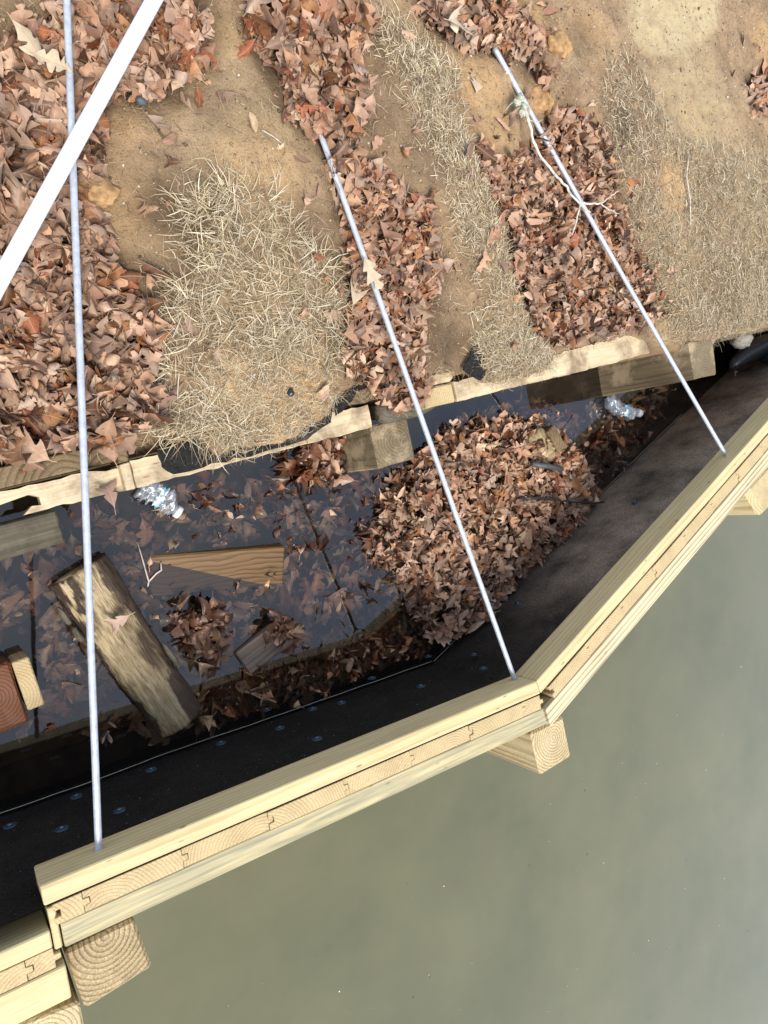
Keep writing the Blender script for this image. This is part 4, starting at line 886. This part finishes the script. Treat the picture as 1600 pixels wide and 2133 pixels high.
tw = tube('twig', [un(287, 1132, .004), un(297, 1165, .005), (un(310, 1212, .004)), un(308, 1222, .003)], [0.0012, 0.0018, 0.0022, 0.0015], M_branch, None, 6); tag(tw, 'thin pale twig floating between the log and the brown plank', 'twig', 'loose pale twigs')
tw = tube('twig', [un(309, 1213, .006), un(325, 1195, .006), un(336, 1188, .006), un(335, 1172, .006)], [0.002, 0.0024, 0.0026, 0.002], M_branch, None, 6); tag(tw, 'short crooked twig floating at the left end of the brown plank', 'twig', 'loose pale twigs')
# crumpled bottles
def bottle(px_a, px_b, z, rad, label, seed, kink):
    p, q = un(*px_a, z), un(*px_b, z); L = np.linalg.norm(q - p); F = frame(p, q - p); t = empty('plastic_bottle', p, label, 'bottle', 'crumpled plastic bottles in the pond')
    prof = [(0, 0.3), (0.02, 0.85), (0.12, 1.0), (0.3, 0.95), (0.42, 0.8), (0.5, 0.78), (0.62, 0.95), (0.76, 0.9), (0.86, 0.62), (0.92, 0.34), (0.97, 0.30)]
    ts = np.linspace(0, 0.97, 44); rr = np.interp(ts, *zip(*prof)) * rad; n = 40; a = np.arange(n) * 2 * np.pi / n
    T, A = np.meshgrid(ts, a, indexing='ij'); cr_ = np.abs(fbm(T * 3.0, np.cos(A) * .5 + np.sin(A) * .3 + 2, 4, seed, 2) - 0.5) * 2
    Rr = rr[:, None] * (1 - 1.15 * cr_ * np.clip(1 - ((T - .45) / .5) ** 4, 0, 1)) 
    yoff = kink * np.sin(np.pi * ts)[:, None] * rad
    V = np.stack([T * L, Rr * np.cos(A) + yoff, Rr * np.sin(A) * 0.8], -1).reshape(-1, 3); i = np.arange(44 * n).reshape(44, n); j = np.roll(i, -1, 1)
    link('bottle_body', make_mesh('bottle_body', V, [np.stack([i[:-1], i[1:], j[1:], j[:-1]], -1).reshape(-1, 4)], None, True), M_plastic, t, F)
    k0, k1 = 19, 26; V2 = (np.stack([T * L, (Rr * 1.04) * np.cos(A) + yoff, Rr * 1.04 * np.sin(A) * 0.8], -1))[k0:k1].reshape(-1, 3); i2 = np.arange((k1 - k0) * n).reshape(k1 - k0, n); j2 = np.roll(i2, -1, 1)
    link('bottle_label', make_mesh('bottle_label', V2, [np.stack([i2[:-1], i2[1:], j2[1:], j2[:-1]], -1).reshape(-1, 4)[: (k1 - k0 - 1) * n]], None, False), M_label, t, F)
    V3, f3 = tube_arrays([(L * 0.95, 0, 0), (L * 0.955, 0, 0), (L * 1.06, 0, 0), (L * 1.065, 0, 0)], [rad * .36, rad * .4, rad * .4, rad * .36], 18)
    link('bottle_cap', make_mesh('bottle_cap', V3, f3, None, False), M_cap, t, F)
bottle((290, 1015), (370, 1066), 0.022, 0.042, 'crumpled clear bottle with a white cap under the middle cap board', 4, 0.25)
bottle((1268, 832), (1330, 860), 0.026, 0.040, 'crumpled clear bottle with a blue label near the tall grey pile', 9, -0.5)

# ------------------------------------------------------------------ small things on the bank
def px_path(px, z): return [un(u, v, z + dz) for u, v, dz in px]
br = empty('fallen_branch', un(1100, 240, 0.40), 'bleached forked branch lying along and over the right tie rod', 'branch')
BZ = 0.456
def fork(name, px, r0, r1, parent=br, mat=M_branch):
    P = np.array(px_path(px, BZ)); d = np.linalg.norm(np.diff(P, axis=0), axis=1); t = np.concatenate([[0], np.cumsum(d)]); tt = np.linspace(0, t[-1], max(6, int(t[-1] / 0.012)))
    Q_ = np.stack([np.interp(tt, t, P[:, k]) for k in range(3)], 1); jr = np.random.default_rng(len(px) * 7 + px[0][0]); Q_ += jr.normal(0, 0.0012, Q_.shape)
    tube(name, Q_, 0.72 * np.linspace(r0, r1, len(tt)) * jr.uniform(.85, 1.15, len(tt)), mat, parent, 8)
fork('main_stem', [(1083, 195, .0), (1092, 222, .005), (1100, 250, .01), (1110, 290, .005), (1126, 328, .0), (1165, 372, .0), (1190, 405, .008), (1208, 426, .015), (1228, 443, .02)], 0.0065, 0.0038)
fork('side_twig', [(1206, 423, .015), (1230, 425, .02), (1252, 424, .015), (1290, 396, -.005)], 0.0042, 0.0022)
fork('side_twig', [(1250, 424, .015), (1268, 437, .005), (1290, 446, -.012)], 0.003, 0.0018)
fork('side_twig', [(1208, 428, .015), (1203, 455, -.005), (1193, 492, -.02)], 0.0038, 0.0024)
fork('side_twig', [(1100, 250, .01), (1122, 255, .015), (1132, 249, .01)], 0.0022, 0.0014, mat=M_lichen)
fork('side_twig', [(1092, 215, .0), (1070, 212, .0), (1053, 228, -.006)], 0.003, 0.0015, mat=M_lichen)
for k, (u, v) in enumerate([(1085, 205), (1092, 222), (1090, 235), (1078, 213)]):
    lr_ = lump('lichen_tuft', (u, v), BZ + 0.005, (0.012, 0.010, 0.008), M_lichen, None, None, 20 + k, 0, 1.0)
    w_ = lr_.matrix_world.copy(); lr_.parent = br; lr_.matrix_local = Matrix.Translation(-br.location) @ Matrix.Translation(un(u, v, BZ + 0.005))
def twig(px, z, r0, label):
    P = np.array([un(u, v, z) for u, v in px]); P[:, 2] = G(P[:, 0], P[:, 1]) + 0.012
    o = tube('twig', P, np.linspace(r0, r0 * .6, len(P)), M_branch, None, 7); tag(o, label, 'twig', 'loose pale twigs')
twig([(1425, 325), (1424, 370), (1430, 420), (1437, 470)], 0.43, 0.0026, 'thin white stem lying in the grass of the right bank')
twig([(1239, 355), (1236, 380), (1232, 400)], 0.41, 0.0055, 'short thick pale stick in the right leaf drift')
twig([(548, 268), (570, 285), (590, 302)], 0.42, 0.0016, 'thin straw lying on bare soil left of the middle drift')
twig([(1192, 530), (1210, 540), (1228, 555)], 0.40, 0.0022, 'small curved pale twig low in the right drift')
lump('rock', (1165, 92), 0.425, (0.045, 0.035, 0.022), M_rock, 'orange crusted stone at the top right of the right rod', 'stone', 5, 0.3, 0.6, 'stones on the bank')
lump('rock', (1125, 212), 0.405, (0.048, 0.044, 0.028), M_rock, 'round orange clay stone right beside the right tie rod', 'stone', 8, 0.9, 0.5, 'stones on the bank')
lump('rock', (200, 400), 0.365, (0.045, 0.03, 0.022), M_rock, 'tan stone at the edge of the left leaf drift', 'stone', 12, 0.2, 0.5, 'stones on the bank')
lump('rock', (606, 818), 0.325, (0.008, 0.010, 0.007), M_black, 'small black pebble on the middle sod', 'stone', 14, 0.2, 0.4, 'stones on the bank')
lump('rock', (295, 210), 0.39, (0.012, 0.009, 0.008), M_greytube, 'small dark grey pebble beside the white pipe', 'stone', 15, 0.2, 0.4, 'stones on the bank')

# black fitting and stone in the dark gap on the right
gapo = empty('drain_fitting', un(1545, 735, 0.15), 'black plastic drain fitting half hidden in the dark gap at the right edge', 'drain fitting')
V, f = tube_arrays([un(1522, 768, .16), un(1530, 758, .17), un(1555, 738, .18), un(1585, 722, .19), un(1620, 712, .20)], [0.010, 0.022, 0.036, 0.046, 0.048], 22)
link('nozzle', make_mesh('nozzle', V, f, None, True), M_black, gapo)
V, f = tube_arrays([un(1592, 735, .20), un(1596, 733, .20), un(1610, 728, .205), un(1640, 718, .21)], [0.040, 0.052, 0.052, 0.050], 26)
link('collar', make_mesh('collar', V, f, None, True), M_black, gapo)
lump('rock', (1545, 708), 0.20, (0.045, 0.035, 0.04), M_greyrock, 'pale grey stone in the dark gap at the right edge', 'stone', 17, 0.2, 0.5, 'stones on the bank')

# ------------------------------------------------------------------ soil crumbs on the bank, specks afloat on the lake
def crumbs(name, P, size, cols, r, label, cat, flat=0.7):
    n = len(P); B = np.array([(1, 0, 0), (-1, 0, 0), (0, 1, 0), (0, -1, 0), (0, 0, flat), (0, 0, -flat)], float)
    Fo = np.array([(0, 2, 4), (2, 1, 4), (1, 3, 4), (3, 0, 4), (2, 0, 5), (1, 2, 5), (3, 1, 5), (0, 3, 5)])
    V = B[None] * (size[:, None, None] * r.uniform(0.6, 1.3, (n, 6, 1))); a = r.uniform(0, 6.3, n); c, s_ = np.cos(a)[:, None], np.sin(a)[:, None]
    V = np.stack([V[..., 0] * c - V[..., 1] * s_, V[..., 0] * s_ + V[..., 1] * c, V[..., 2]], -1) + P[:, None, :]
    C = np.repeat(np.concatenate([np.array(cols)[r.integers(0, len(cols), n)] * r.uniform(.7, 1.25, (n, 1)), np.ones((n, 1))], 1), 6, 0)
    return tag(link(name, make_mesh(name, V.reshape(-1, 3), [(Fo[None] + np.arange(n)[:, None, None] * 6).reshape(-1, 3)], {'col': C}), M_straw), label, cat, None, 'stuff')
P2 = rnd_poly(full, 14000, r); kp = samp(m_leaf, P2[:, 0], P2[:, 1]) < 0.5; kp &= fbm(P2[:, 0], P2[:, 1], 7, 9) > r.random(len(P2)) * 0.9; P2 = P2[kp]; a_, s_ = as_(P2[:, 0], P2[:, 1]); P2 = P2[s_ > e_of(a_) + .02]; n = len(P2)
crumbs('soil_crumbs', np.column_stack([P2, G(P2[:, 0], P2[:, 1]) + 0.0005]), 0.0012 + 0.0045 * r.random(n) ** 3, [(.30, .21, .13), (.40, .29, .17), (.16, .11, .07), (.10, .07, .045), (.46, .34, .2), (.34, .24, .14), (.5, .45, .38)], r, 'loose soil crumbs and grit on the bare bank', 'soil')
lp = [un(*q, 0)[:2] for q in [(320, 2100), (1180, 1640), (1590, 1180), (1590, 2120)]]; P2 = rnd_poly(lp, 150, r)
crumbs('floating_specks', np.column_stack([P2, np.full(150, -0.0035)]), 0.0008 + 0.003 * r.random(150) ** 3, [(.5, .48, .4), (.62, .6, .52), (.12, .1, .06), (.3, .26, .16)], r, 'tiny pale specks floating on the lake', 'specks', 0.25)
